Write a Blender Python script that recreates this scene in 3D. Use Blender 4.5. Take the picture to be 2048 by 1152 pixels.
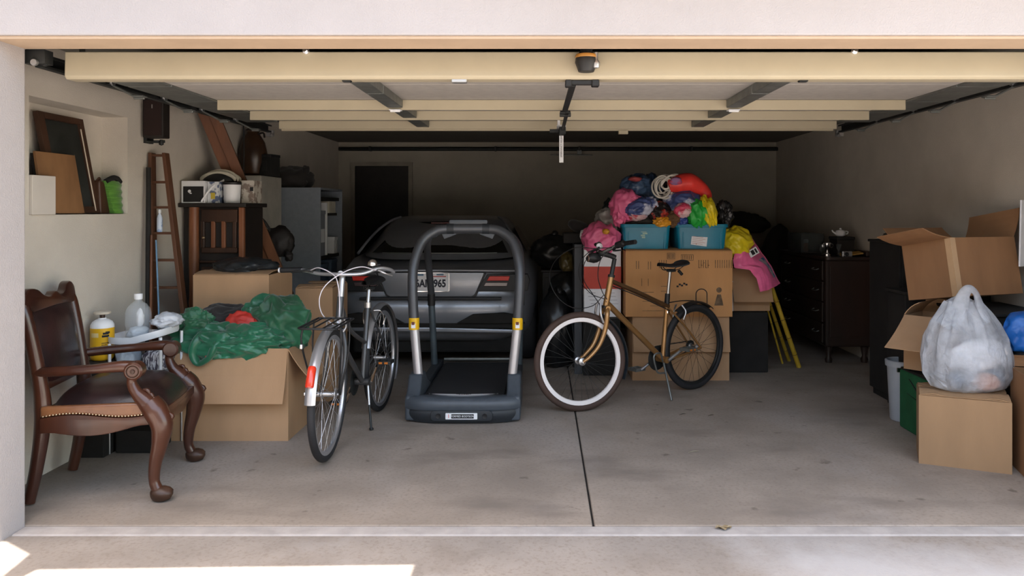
import bpy, bmesh, math, random
from mathutils import Vector, Matrix, noise
for o in list(bpy.data.objects): bpy.data.objects.remove(o)
SC = bpy.context.scene
COL = SC.collection
PI = math.pi
random.seed(7)

# ------------------------------------------------------------------ camera
FPX, CX, CY, EYE = 1517.0, 1085.0, 420.0, 1.39      # focal length / vanishing point in photo pixels, eye height
cam_d = bpy.data.cameras.new('camera'); cam = bpy.data.objects.new('camera', cam_d); COL.objects.link(cam)
cam.location = (0, 0, EYE); cam.rotation_euler = (PI/2, 0, 0)
cam_d.sensor_width = 36; cam_d.lens = FPX/2048*36
cam_d.shift_x = (1024-CX)/2048; cam_d.shift_y = (CY-576)/2048
cam_d.clip_start = .05; cam_d.clip_end = 200
SC.camera = cam
# ------------------------------------------------------------------ sky, sun, exposure
W = bpy.data.worlds.new('sky'); SC.world = W; W.use_nodes = True
wn = W.node_tree.nodes; wl = W.node_tree.links
sky = wn.new('ShaderNodeTexSky'); sky.sky_type = 'NISHITA'; sky.sun_disc = False
sky.sun_elevation = math.radians(82); sky.sun_rotation = math.radians(180); sky.air_density = 1.0; sky.dust_density = 2.0
bg = wn['Background']; tint = wn.new('ShaderNodeMix'); tint.data_type = 'RGBA'; tint.blend_type = 'MULTIPLY'; tint.inputs[0].default_value = 1; tint.inputs[7].default_value = (1, .885, .72, 1)
wl.new(sky.outputs[0], tint.inputs[6]); wl.new(tint.outputs[2], bg.inputs[0]); bg.inputs[1].default_value = .24
sun_d = bpy.data.lights.new('sun', 'SUN'); sun_d.energy = 4.2; sun_d.angle = .009; sun_d.color = (1, .93, .84)
sun = bpy.data.objects.new('sun', sun_d); COL.objects.link(sun)
sun_dir = Vector((-.04, .12, -1)).normalized()
sun.rotation_euler = sun_dir.to_track_quat('-Z', 'Y').to_euler(); sun.location = (0, -3, 8)
vs = SC.view_settings
vs.view_transform = 'Standard'; vs.look = 'None'; vs.gamma = 1; vs.use_curve_mapping = False
vs.exposure = 2.42

# ------------------------------------------------------------------ helpers
def at(px, py, Y):
    return Vector(((px-CX)*Y/FPX, Y, EYE-(py-CY)*Y/FPX))
def lerp(a, b, t): return a+(b-a)*t
def catmull(pts, k, closed=False):
    P = [Vector(p) for p in pts]; n = len(P); out = []
    segs = n if closed else n-1
    for i in range(segs):
        if closed: p0, p1, p2, p3 = P[(i-1) % n], P[i], P[(i+1) % n], P[(i+2) % n]
        else:
            p1, p2 = P[i], P[i+1]
            p0 = P[i-1] if i > 0 else p1*2-p2
            p3 = P[i+2] if i+2 < n else p2*2-p1
        for j in range(k):
            t = j/k; t2 = t*t; t3 = t2*t
            out.append(.5*((2*p1)+(p2-p0)*t+(2*p0-5*p1+4*p2-p3)*t2+(3*p1-p0-3*p2+p3)*t3))
    if not closed: out.append(P[-1].copy())
    return out

class MB:
    def __init__(s, M=None): s.v = []; s.f = []; s.M = M
    def add(s, vs_, fs, M=None):
        b = len(s.v)
        for p in vs_:
            p = Vector(p)
            if M is not None: p = M @ p
            if s.M is not None: p = s.M @ p
            s.v.append(p)
        s.f += [tuple(i+b for i in f) for f in fs]
        return s
    def bx(s, x0, x1, y0, y1, z0, z1, M=None):
        vs_ = [(x, y, z) for z in (z0, z1) for y in (y0, y1) for x in (x0, x1)]
        return s.add(vs_, [(0, 2, 3, 1), (4, 5, 7, 6), (0, 1, 5, 4), (2, 6, 7, 3), (0, 4, 6, 2), (1, 3, 7, 5)], M)
    def cbx(s, c, size, M=None):
        c = Vector(c); h = Vector(size)/2
        return s.bx(c.x-h.x, c.x+h.x, c.y-h.y, c.y+h.y, c.z-h.z, c.z+h.z, M)
    def tube(s, pts, r, n=10, closed=False, k=0, flat=1.0, M=None, cap=True):
        P = [Vector(p) for p in pts]
        if k:
            if isinstance(r, (list, tuple)):
                m = len(P); P2 = catmull(P, k, closed); r = [lerp(r[min(int(i/k), m-1)], r[min(int(i/k)+1, m-1)], (i % k)/k) for i in range(len(P2))]
                P = P2
            else: P = catmull(P, k, closed)
        m = len(P); R = r if isinstance(r, (list, tuple)) else [r]*m
        T = []
        for i in range(m):
            a = P[(i-1) % m] if (closed or i > 0) else P[i]
            b = P[(i+1) % m] if (closed or i < m-1) else P[i]
            t = b-a; T.append(t.normalized() if t.length > 1e-9 else Vector((0, 0, 1)))
        up = Vector((0, 0, 1)) if abs(T[0].z) < .9 else Vector((1, 0, 0))
        N = (up-T[0]*up.dot(T[0])).normalized(); vs_ = []; fs = []
        for i in range(m):
            N = (N-T[i]*N.dot(T[i]))
            N = N.normalized() if N.length > 1e-6 else T[i].orthogonal().normalized()
            B = T[i].cross(N)
            for j in range(n):
                a = 2*PI*j/n
                vs_.append(P[i]+(N*math.cos(a)+B*math.sin(a)*flat)*R[i])
        for i in range(m if closed else m-1):
            i2 = (i+1) % m
            for j in range(n):
                j2 = (j+1) % n
                fs.append((i*n+j, i*n+j2, i2*n+j2, i2*n+j))
        if not closed and cap:
            fs.append(tuple(reversed(range(n)))); fs.append(tuple((m-1)*n+j for j in range(n)))
        return s.add(vs_, fs, M)
    def cyl(s, a, b, r, r2=None, n=14, M=None):
        return s.tube([a, b], [r, r if r2 is None else r2], n, M=M)
    def lathe(s, prof, n=24, M=None, capb=True, capt=True):
        vs_ = []; fs = []; m = len(prof)
        for (r, z) in prof:
            for j in range(n):
                a = 2*PI*j/n; vs_.append((r*math.cos(a), r*math.sin(a), z))
        for i in range(m-1):
            for j in range(n):
                j2 = (j+1) % n; fs.append((i*n+j, i*n+j2, (i+1)*n+j2, (i+1)*n+j))
        if capb: fs.append(tuple(reversed(range(n))))
        if capt: fs.append(tuple((m-1)*n+j for j in range(n)))
        return s.add(vs_, fs, M)
    def ring(s, prof, n=48, M=None):
        """closed profile [(r,z)] revolved about z: a torus-like ring"""
        vs_ = []; fs = []; m = len(prof)
        for (r, z) in prof:
            for j in range(n):
                a = 2*PI*j/n; vs_.append((r*math.cos(a), r*math.sin(a), z))
        for i in range(m):
            i2 = (i+1) % m
            for j in range(n):
                j2 = (j+1) % n; fs.append((i*n+j, i*n+j2, i2*n+j2, i2*n+j))
        return s.add(vs_, fs, M)
    def prism(s, poly, w0, w1, fn, M=None):
        """poly [(u,v)] extruded from w0 to w1; fn(u,v,w) gives the point"""
        n = len(poly)
        vs_ = [fn(u, v, w0) for u, v in poly]+[fn(u, v, w1) for u, v in poly]
        fs = [tuple(range(n)), tuple(reversed(range(n, 2*n)))]
        for i in range(n):
            j = (i+1) % n; fs.append((i, i+n, j+n, j))
        return s.add(vs_, fs, M)
    def grid(s, fn, nu, nv, cu=False, cv=False, M=None):
        vs_ = []; fs = []
        mu = nu if cu else nu+1; mv = nv if cv else nv+1
        for i in range(mu):
            for j in range(mv): vs_.append(fn(i/nu, j/nv))
        for i in range(nu):
            for j in range(nv):
                i2 = (i+1) % mu; j2 = (j+1) % mv
                fs.append((i*mv+j, i2*mv+j, i2*mv+j2, i*mv+j2))
        return s.add(vs_, fs, M)
    def panel(s, a, b, c, d, t, M=None):
        a, b, c, d = map(Vector, (a, b, c, d)); n = (b-a).cross(d-a).normalized()*t/2
        vs_ = [a-n, b-n, c-n, d-n, a+n, b+n, c+n, d+n]
        return s.add(vs_, [(3, 2, 1, 0), (4, 5, 6, 7), (0, 1, 5, 4), (1, 2, 6, 5), (2, 3, 7, 6), (3, 0, 4, 7)], M)
    def blob(s, c, rad, seed=0, amp=.15, freq=2.2, sub=4, ridge=.5, flatb=None, stretch=(1, 1, 1), M=None):
        """crumpled lump: an icosphere pushed in and out by folds"""
        bm = bmesh.new(); bmesh.ops.create_icosphere(bm, subdivisions=sub, radius=1)
        off = Vector((seed*3.17, seed*1.31, seed*7.7)); c = Vector(c); vs_ = []
        for v in bm.verts:
            d = v.co.normalized(); q = Vector((d.x*stretch[0], d.y*stretch[1], d.z*stretch[2]))*freq+off
            n1 = noise.noise(q*.6); w = q+Vector((noise.noise(q*.9+Vector((9, 0, 0))), noise.noise(q*.9+Vector((0, 9, 0))), n1))*.7
            r1 = 1-2*abs(noise.noise(w)); r2 = 1-2*abs(noise.noise(w*2.3+Vector((5, 5, 5))))
            k = 1+amp*(n1*1.2*(1-ridge)+ridge*(r1*.75+r2*.35)-.15)
            p = Vector((d.x*rad[0], d.y*rad[1], d.z*rad[2]))*k
            if flatb is not None and p.z < flatb: p.z = flatb+(p.z-flatb)*.08
            vs_.append(p+c)
        bm.verts.index_update()
        fs = [tuple(v.index for v in f.verts) for f in bm.faces]; bm.free()
        return s.add(vs_, fs, M)
    def build(s, name, m, parent=None, smooth=40, bevel=0, seg=2, world=False):
        vs_ = s.v
        if parent is not None and world:
            inv = parent.matrix_basis.inverted(); vs_ = [inv @ p for p in vs_]
        me = bpy.data.meshes.new(name)
        me.from_pydata([tuple(p) for p in vs_], [], s.f); me.update()
        bm = bmesh.new(); bm.from_mesh(me)
        bmesh.ops.recalc_face_normals(bm, faces=bm.faces)
        if bevel:
            ed = [e for e in bm.edges if len(e.link_faces) == 2 and e.calc_face_angle(0) > math.radians(32)]
            bmesh.ops.bevel(bm, geom=ed, offset=bevel, segments=seg, affect='EDGES', clamp_overlap=True, profile=.6)
        bm.to_mesh(me); bm.free()
        if smooth:
            for p in me.polygons: p.use_smooth = True
            me.set_sharp_from_angle(angle=math.radians(smooth))
        if m is not None: me.materials.append(m)
        o = bpy.data.objects.new(name, me); COL.objects.link(o)
        if parent is not None: o.parent = parent
        return o

def tag(o, label=None, cat=None, group=None, kind=None):
    if label: o['label'] = label
    if cat: o['category'] = cat
    if group: o['group'] = group
    if kind: o['kind'] = kind
    return o
def thing(name, label, cat, loc=(0, 0, 0), rz=0, group=None, rot=None):
    o = bpy.data.objects.new(name, None); COL.objects.link(o); o.empty_display_size = .1
    o.matrix_basis = Matrix.Translation(Vector(loc)) @ (rot if rot is not None else Matrix.Rotation(rz, 4, 'Z'))
    return tag(o, label, cat, group)
def struct_empty(name, loc=(0, 0, 0)):
    o = bpy.data.objects.new(name, None); COL.objects.link(o); o.matrix_basis = Matrix.Translation(Vector(loc)); o['kind'] = 'structure'
    return o
def text(name, s_, size, M, m, parent, align='CENTER', sx=1.0, ext=.0004, world=True, bold=0):
    """writing as thin raised letters; M maps the text plane (x right, y up) into place"""
    cu = bpy.data.curves.new('t', 'FONT'); cu.body = s_; cu.size = size; cu.extrude = ext; cu.align_x = align; cu.align_y = 'CENTER'; cu.resolution_u = 3; cu.offset = bold
    to = bpy.data.objects.new('t', cu); COL.objects.link(to)
    bpy.context.view_layer.update()
    me = bpy.data.meshes.new_from_object(to.evaluated_get(bpy.context.evaluated_depsgraph_get()))
    bpy.data.objects.remove(to); bpy.data.curves.remove(cu)
    MM = M @ Matrix.Diagonal((sx, 1, 1, 1))
    if parent is not None and world: MM = parent.matrix_basis.inverted() @ MM
    me.transform(MM); me.name = name
    me.materials.clear(); me.materials.append(m)
    o = bpy.data.objects.new(name, me); COL.objects.link(o)
    if parent is not None: o.parent = parent
    return o
def frame(origin, xdir, ydir):
    x = Vector(xdir).normalized(); y = Vector(ydir); y = (y-x*y.dot(x)).normalized(); z = x.cross(y)
    M = Matrix((x, y, z)).transposed().to_4x4(); M.translation = Vector(origin); return M
def T(*a): return Matrix.Translation(Vector(a))
def RX(d): return Matrix.Rotation(math.radians(d), 4, 'X')
def RY(d): return Matrix.Rotation(math.radians(d), 4, 'Y')
def RZ(d): return Matrix.Rotation(math.radians(d), 4, 'Z')

# ------------------------------------------------------------------ materials
def mat(name, c, rough=.6, metal=0, var=.12, scale=6, c2=None, bump=0, bscale=None, spec=.5, stretch=(1, 1, 1), sheen=0, coat=0, detail=4, thr=(.35, .65), trans=0, alpha=1, ior=1.45, sss=0):
    m = bpy.data.materials.new(name); m.use_nodes = True
    nt = m.node_tree; n = nt.nodes; l = nt.links; b = n['Principled BSDF']
    b.inputs['Roughness'].default_value = rough; b.inputs['Metallic'].default_value = metal
    b.inputs['Specular IOR Level'].default_value = spec; b.inputs['IOR'].default_value = ior
    if sheen: b.inputs['Sheen Weight'].default_value = sheen
    if coat: b.inputs['Coat Weight'].default_value = coat; b.inputs['Coat Roughness'].default_value = .08
    if trans: b.inputs['Transmission Weight'].default_value = trans
    if alpha < 1: b.inputs['Alpha'].default_value = alpha
    tc = n.new('ShaderNodeTexCoord'); mp = n.new('ShaderNodeMapping'); l.new(tc.outputs['Object'], mp.inputs[0])
    mp.inputs['Scale'].default_value = stretch
    tex = n.new('ShaderNodeTexNoise'); tex.inputs['Scale'].default_value = scale; tex.inputs['Detail'].default_value = detail; tex.inputs['Roughness'].default_value = .6
    l.new(mp.outputs[0], tex.inputs[0])
    rp = n.new('ShaderNodeValToRGB'); l.new(tex.outputs[0], rp.inputs[0])
    lo = tuple(x*(1-var) for x in c)+(1,); hi = tuple(min(1, x*(1+var)) for x in c)+(1,)
    if c2 is not None: lo = tuple(c)+(1,); hi = tuple(c2)+(1,)
    rp.color_ramp.elements[0].position = thr[0]; rp.color_ramp.elements[1].position = thr[1]
    rp.color_ramp.elements[0].color = lo; rp.color_ramp.elements[1].color = hi
    l.new(rp.outputs[0], b.inputs['Base Color'])
    if bump:
        t2 = n.new('ShaderNodeTexNoise'); t2.inputs['Scale'].default_value = bscale or scale*8; t2.inputs['Detail'].default_value = 5
        l.new(mp.outputs[0], t2.inputs[0])
        bu = n.new('ShaderNodeBump'); bu.inputs['Strength'].default_value = bump; bu.inputs['Distance'].default_value = .01
        l.new(t2.outputs[0], bu.inputs['Height']); l.new(bu.outputs[0], b.inputs['Normal'])
    return m
def add_stains(m, col, scale, lo, hi, amt, seed=0, stretch=(1, 1, 1)):
    """a second, patchy colour with a shape of its own laid over a material"""
    nt = m.node_tree; n = nt.nodes; l = nt.links; b = n['Principled BSDF']
    src = b.inputs['Base Color'].links[0].from_socket
    tc = n.new('ShaderNodeTexCoord'); mp = n.new('ShaderNodeMapping'); l.new(tc.outputs['Object'], mp.inputs[0])
    mp.inputs['Location'].default_value = (seed*3.1, seed*1.7, 0); mp.inputs['Scale'].default_value = stretch
    t = n.new('ShaderNodeTexNoise'); t.inputs['Scale'].default_value = scale; t.inputs['Detail'].default_value = 6; l.new(mp.outputs[0], t.inputs[0])
    mr = n.new('ShaderNodeMapRange'); mr.inputs[1].default_value = lo; mr.inputs[2].default_value = hi; mr.inputs[3].default_value = 0; mr.inputs[4].default_value = amt
    l.new(t.outputs[0], mr.inputs[0])
    mx = n.new('ShaderNodeMix'); mx.data_type = 'RGBA'; l.new(mr.outputs[0], mx.inputs[0]); l.new(src, mx.inputs[6]); mx.inputs[7].default_value = tuple(col)+(1,)
    l.new(mx.outputs[2], b.inputs['Base Color'])
    return m
M = {}
M['stucco'] = mat('stucco_wall', (.57, .52, .45), .9, var=.05, scale=3, bump=.25, bscale=160)
M['stucco_white'] = mat('stucco_facade', (.40, .37, .365), .9, var=.03, scale=3, bump=.3, bscale=140)
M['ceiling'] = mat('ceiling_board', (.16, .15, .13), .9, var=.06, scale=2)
M['concrete'] = mat('garage_concrete', (.285, .24, .20), .75, var=.14, scale=2.2, bump=.12, bscale=70, detail=8)
add_stains(M['concrete'], (.13, .11, .095), 1.7, .56, .72, .65, 1, (.6, 1.6, 1)); add_stains(M['concrete'], (.36, .33, .31), 1.1, .55, .8, .7, 4, (1, .6, 1)); add_stains(M['concrete'], (.20, .165, .135), 55, .5, .7, .55, 12); add_stains(M['concrete'], (.10, .08, .065), 9, .66, .74, .7, 6)
M['drive'] = mat('driveway_concrete', (.27, .24, .215), .85, var=.12, scale=2.5, bump=.2, bscale=90, detail=8)
add_stains(M['drive'], (.18, .15, .125), 60, .5, .7, .5, 15); add_stains(M['drive'], (.17, .14, .115), 2.2, .55, .72, .7, 2); add_stains(M['drive'], (.40, .395, .40), .9, .47, .60, .85, 9)
M['threshold'] = mat('threshold_concrete', (.36, .335, .32), .85, var=.12, scale=8, bump=.15, bscale=90)
M['joint'] = mat('joint_filler', (.02, .018, .016), .9)
M['door_beige'] = mat('door_paint', (.42, .365, .26), .5, var=.04, scale=3)
M['door_skin'] = mat('door_backing', (.36, .335, .31), .8, var=.06, scale=20)
M['galv'] = mat('galvanised_steel', (.20, .21, .20), .45, metal=.7, var=.15, scale=14)
M['darkmetal'] = mat('dark_steel', (.03, .032, .032), .5, metal=.5, var=.2)
M['black'] = mat('black_plastic', (.012, .012, .013), .5, var=.2)
M['blackmat'] = mat('black_matte', (.012, .011, .010), .85, var=.25)
M['chrome'] = mat('chrome', (.75, .75, .76), .15, metal=1, var=.05)
M['alu'] = mat('brushed_aluminium', (.55, .55, .56), .35, metal=.9, var=.08)
M['white_pl'] = mat('white_plastic', (.75, .76, .78), .4, var=.03)
M['paper'] = mat('paper', (.72, .73, .75), .8, var=.03)
M['card'] = mat('cardboard', (.40, .245, .135), .85, var=.06, scale=5, bump=.05, bscale=200, stretch=(1, 1, .25))
M['card_d'] = mat('brown_cardboard', (.48, .245, .098), .85, var=.09, scale=5, bump=.05, bscale=200, stretch=(1, 1, .25))
M['card_r'] = mat('tan_cardboard', (.33, .205, .11), .85, var=.08, scale=5, bump=.05, bscale=200, stretch=(1, 1, .25))
M['card_t'] = mat('old_brown_cardboard', (.265, .135, .062), .85, var=.1, scale=5, bump=.05, bscale=200, stretch=(1, 1, .25))
M['card_in'] = mat('raw_cardboard', (.37, .235, .135), .9, var=.08, scale=6, stretch=(1, 1, .3))
M['tape'] = mat('packing_tape', (.46, .30, .17), .3, var=.05)
M['ink'] = mat('faded_black_ink', (.13, .085, .05), .9, var=.4, scale=30)
M['ink_blk'] = mat('black_ink', (.015, .015, .017), .8)
M['wood_red'] = mat('reddish_wood', (.17, .062, .026), .45, var=.5, scale=5, stretch=(1, 1, .1), bump=.05, bscale=30)
M['wood_dark'] = mat('dark_wood', (.045, .020, .011), .45, var=.4, scale=5, stretch=(1, 1, .15))
M['wood_blk'] = mat('near_black_wood', (.016, .012, .010), .55, var=.3, scale=6)
M['walnut'] = mat('carved_walnut', (.020, .007, .006), .30, c2=(.075, .024, .011), scale=4, stretch=(1, 1, .35), bump=.05, bscale=25, coat=.25, thr=(.3, .75))
M['leather'] = mat('brown_leather', (.014, .007, .007), .33, c2=(.030, .013, .012), scale=7, bump=.08, bscale=90, coat=.15)
M['brass'] = mat('brass_nails', (.62, .5, .33), .3, metal=1)
# ------------------------------------------------------------------ the setting
XL, XR, YF0, YF1, YB, ZC = -2.62, 3.0, 3.13, 3.345, 9.74, 2.26
JX = .225
def st(name, mb, m, **k):
    o = mb.build(name, m, **k); o['kind'] = 'structure'; return o
st('floor', MB().bx(XL-.2, JX-.005, YF1, YB+.1, -.12, 0), M['concrete'], smooth=0, bevel=.004, seg=1)
st('floor', MB().bx(JX+.005, XR+.1, YF1, YB+.1, -.12, 0), M['concrete'], smooth=0, bevel=.004, seg=1)
st('floor_joint', MB().bx(JX-.006, JX+.006, YF1, YB, -.12, -.012), M['joint'], smooth=0)
st('threshold', MB().bx(-2.28, 2.6, 3.25, YF1-.004, -.12, -.002), M['threshold'], smooth=0, bevel=.006, seg=1)
st('driveway', MB().bx(-3.05, 4.5, -5, 3.246, -.14, -.006), M['drive'], smooth=0)
st('lawn', MB().bx(-20, -4.505, -5, 3.12, -.16, -.02), mat('lawn_grass', (.06, .085, .03), .95, var=.4, scale=8), smooth=0)
st('bounce_ground', MB().bx(4.505, 20, -5, 3.12, -.16, -.02), mat('bounce_ground_pale', (.58, .54, .48), .95, var=.15, scale=12), smooth=0)  # unseen pale ground added to bounce light in from the right
st('side_light_blocker', MB().bx(-9, -3.05, -4.5, 3.12, -.1, 3.2), mat('side_blocker_matte', (.30, .26, .22), .9), smooth=0)  # unseen block added to cut light arriving from the left
st('added_dark_ground', MB().bx(-30, 30, -13, -5.005, -.16, -.03), mat('dark_ground_matte', (.07, .068, .066), .9, var=.2, scale=12), smooth=0)  # unseen dark ground added to weaken light reaching the garage back
st('low_sky_blocker', MB().bx(-16, 16, -15, -14, -.1, 4.6).prism([(-15.6, 4.6), (-13.4, 4.4), (-14.6, 6.6)], -16.5, 16.5, lambda u, v, w: (w, u, v)), mat('sky_blocker_matte', (.34, .29, .23), .9), smooth=0)  # unseen block added behind the camera to hide the low sky
# left wall with its recessed niche
NY0, NY1, NZ0, NZ1, NX = 3.87, 4.79, 1.365, 1.975, -2.785
wl_ = MB()
wl_.bx(XL-.3, XL, YF1, NY0, 0, ZC).bx(XL-.3, XL, NY1, YB, 0, ZC).bx(XL-.3, XL, NY0, NY1, 0, NZ0).bx(XL-.3, XL, NY0, NY1, NZ1, ZC).bx(XL-.3, NX, NY0, NY1, NZ0, NZ1)
st('wall_left', wl_, M['stucco'], smooth=0)
st('wall_right', MB().bx(XR, XR+.2, YF1, YB, 0, ZC), M['stucco'], smooth=0)
st('wall_back', MB().bx(XL-.3, XR+.2, YB, YB+.2, 0, ZC), mat('shade_darkened_wall', (.40, .365, .30), .9, var=.06, scale=3, bump=.2, bscale=120), smooth=0)  # dimness of the deep garage put into a darker wall colour
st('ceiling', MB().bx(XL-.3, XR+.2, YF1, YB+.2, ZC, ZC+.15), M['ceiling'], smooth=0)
wf = MB().bx(-7, -2.28, YF0, YF1, -.1, 2.112).bx(2.6, 7, YF0, YF1, -.1, 2.112).bx(-7, 7, YF0, YF1, 2.112, 2.76)
st('wall_front', wf, M['stucco_white'], smooth=0, bevel=.008)
st('trim_1', MB().bx(-2.28, 2.6, YF0+.012, YF1-.004, 2.099, 2.112), mat('peach_paint', (.46, .34, .24), .8, var=.04), smooth=0, bevel=.003)
# added unseen slab, outline cut so its shadow leaves the sun patches
ez = 2.76
sh = [(-7, 3.3), (-2.26, 3.19), (-2.08, 3.07), (-2.05, 2.84), (-1.985, 2.84), (-1.96, 2.94), (-.50, 2.98), (-.505, 2.6), (7, 2.6)]
outl = [(x+.11, y-.33) for x, y in sh]+[(7.11, 3.6), (-6.89, 3.6)]
st('drive_shade_slab', MB().prism(outl, ez, ez+.16, lambda u, v, w: (u, v, w)), M['stucco_white'], smooth=0)
# dark door in the back wall
d2 = struct_empty('door_2', (-2.05, YB, 0))
MB().bx(-2.40, -1.715, YB-.035, YB-.005, 0, 1.953).build('door_leaf', M['wood_blk'], d2, 0, .006, world=True)
fr = MB().bx(-2.45, -2.40, YB-.045, YB-.002, 0, 2.0).bx(-1.715, -1.665, YB-.045, YB-.002, 0, 2.0).bx(-2.40, -1.715, YB-.045, YB-.002, 1.953, 2.0)
fr.build('door_frame', mat('door_casing', (.30, .27, .22), .8), d2, 0, world=True)
MB().lathe([(.012, 0), (.012, .03), (.028, .04), (.03, .06), (.018, .075)], 16, T(-1.78, YB-.035, .98) @ RX(90)).build('door_knob', M['galv'], d2, world=True)
# conduit under the ceiling of the back wall
cp = thing('ceiling_pipe', 'long dark pipe running just under the ceiling along the back wall', 'pipe', (.3, YB-.06, 2.17))
MB().cyl((XL+.02, YB-.06, 2.168), (XR-.0, YB-.06, 2.168), .024, n=12).build('pipe', M['darkmetal'], cp, world=True)
for x in (-2.2, -.6, .47, 1.9):
    MB().bx(x-.012, x+.012, YB-.1, YB-.005, 2.14, 2.2).build('pipe_clip', M['darkmetal'], cp, 0, .003, world=True)
MB().bx(.44, .50, YB-.10, YB-.03, 2.1, 2.15).bx(.10, .64, YB-.08, YB-.06, 2.085, 2.097).build('pipe_bracket', M['galv'], cp, 0, .003, world=True)

# ------------------------------------------------------------------ raised sectional door
d1 = struct_empty('door_1', (.1, 3.42, 1.981))
DZ, DS = 1.981, 2.041
def dp(name, mb, m, bevel=.003, smooth=0, seg=1): return mb.build(name, m, d1, smooth, bevel, seg, world=True)
rail = MB().prism([(3.42, DZ+.012), (3.424, 2.105), (3.51, 2.105), (3.51, DZ), (3.432, DZ)], -2.157, 2.385, lambda u, v, w: (w, u, v))
dp('bottom_rail', rail, M['door_beige'], .006, 40, 3)
for i, (y0, y1) in enumerate(((3.51, 3.93), (3.935, 4.48), (4.485, 4.98), (4.985, 5.53))):
    dp('door_section', MB().bx(-2.157, 2.385, y0, y1, DS, DS+.03), M['door_skin'])
    for sx0, sx1 in ((-2.157, -1.925), (2.148, 2.385)):
        dp('end_stile', MB().bx(sx0, sx1, y0+.002, y1-.002, DS-.012, DS+.001), M['galv'])
    for sx in (-.87, 1.13):
        if i == 0: y0 = 3.52
        dp('middle_stile', MB().bx(sx-.045, sx+.045, y0+.002, y1-.002, DZ+.012, DS+.001), M['galv'])
for y in (4.48, 4.98, 5.53):
    rb = dp('rail', MB().prism([(y, DZ), (y, DS), (y+.075, DS), (y+.075, DZ+.02), (y+.012, DZ+.02), (y+.012, DZ)], -1.922, 2.146, lambda u, v, w: (w, u, v)), M['door_beige'], .002)
dp('top_rail_edge', MB().bx(-1.93, 2.15, 5.605, 5.62, DZ-.006, DS), M['door_beige'])
def hinge(x, y, sgn):
    mb = MB().bx(x-.03, x+.03, y-.025, y+.03, DZ-.004, DZ+.004).cyl((x, y, DZ-.012), (x+sgn*.14, y, DZ+.06), .006).cyl((x-.028, y, DZ-.008), (x+.028, y, DZ-.008), .008)
    return dp('hinge', mb, M['galv'])
for y in (3.95, 4.50, 5.0, 5.55):
    hinge(-2.1, y, -1); hinge(2.33, y, 1)
    mb = MB()
    for s_, x0 in ((-1, -2.245), (1, 2.45)):
        dp('roller', MB().lathe([(.008, -.012), (.022, -.012), (.024, 0), (.022, .012), (.008, .012)], 16, T(x0, y, 2.06) @ RY(90)), M['alu'], 0, 40)
for x in (-.87, 1.13):
    dp('hinge', MB().bx(x-.035, x+.035, 4.46, 4.52, DZ-.004, DZ+.003).cyl((x-.03, 4.48, DZ-.006), (x+.03, 4.48, DZ-.006), .007), M['white_pl'])
for px in (612, 1709):
    p = at(px, 101, 3.415)
    dp('bolt', MB().lathe([(.016, 0), (.016, .012), (.009, .014), (.009, .03)], 12, T(p.x, 3.424, p.z) @ RX(90)), M['chrome'], 0, 40)
p = at(918, 157, 3.43); dp('bottom_clip', MB().bx(p.x-.035, p.x+.035, 3.43, 3.47, 1.968, 1.984), M['alu'])
for px in (690, 1611):
    p = at(px, 154, 3.43); dp('bottom_clip', MB().bx(p.x-.02, p.x+.02, 3.45, 3.48, 1.974, 1.984), M['darkmetal'])
for px, Y in ((1247, 5.6), ):
    p = at(px, 262, Y); dp('stop_block', MB().bx(p.x-.035, p.x+.035, Y, Y+.04, DZ-.03, DZ), M['door_beige'])
# lock body with its bulb on the bottom rail
lk = at(1172, 118, 3.40)
lb = dp('door_lock', MB().lathe([(.0, -.06), (.035, -.06), (.05, -.02), (.046, .01), (.028, .03), (.028, .055), (.0, .055)], 20, T(lk.x, 3.385, lk.z)), M['black'], 0, 50)
dp('lock_band', MB().lathe([(.047, .0), (.05, .008), (.046, .016)], 20, T(lk.x, 3.385, lk.z), False, False), mat('amber_band', (.35, .16, .03), .3), 0, 50)
k2 = at(1192, 124, 3.36)
dp('lock_knob', MB().lathe([(0, -.022), (.015, -.018), (.02, 0), (.015, .012), (.01, .018), (.01, .05), (0, .05)], 16, T(k2.x, 3.37, k2.z-.006)), M['alu'], 0, 50)
# lift arm
a0, a1 = at(1163, 163, 3.46), at(1128, 205, 4.25)
dp('arm_bracket', MB().bx(a0.x-.07, a0.x+.075, 3.44, 3.47, DZ-.022, DZ).bx(a0.x-.075, a0.x-.045, 3.43, 3.48, DZ-.032, DZ).bx(a0.x+.045, a0.x+.08, 3.43, 3.48, DZ-.03, DZ), M['black'], .004)
dp('lift_arm', MB().panel((a0.x-.055, 3.47, DZ-.02), (a0.x-.025, 3.47, DZ-.02), (.14, 4.45, DZ-.03), (.11, 4.45, DZ-.03), .012).panel((.128, 4.3, DZ-.035), (.15, 4.3, DZ-.035), (.15, 5.28, DZ-.04), (.128, 5.28, DZ-.04), .012), M['darkmetal'], .002)
dp('arm_joint', MB().cyl((.10, 4.42, DZ-.035), (.165, 4.42, DZ-.035), .014).cyl((.10, 4.33, DZ-.033), (.16, 4.33, DZ-.033), .01).bx(.115, .16, 5.2, 5.32, DZ-.07, DZ-.02).bx(.05, .115, 5.26, 5.3, DZ-.055, DZ-.03), M['darkmetal'], .002)
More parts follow.
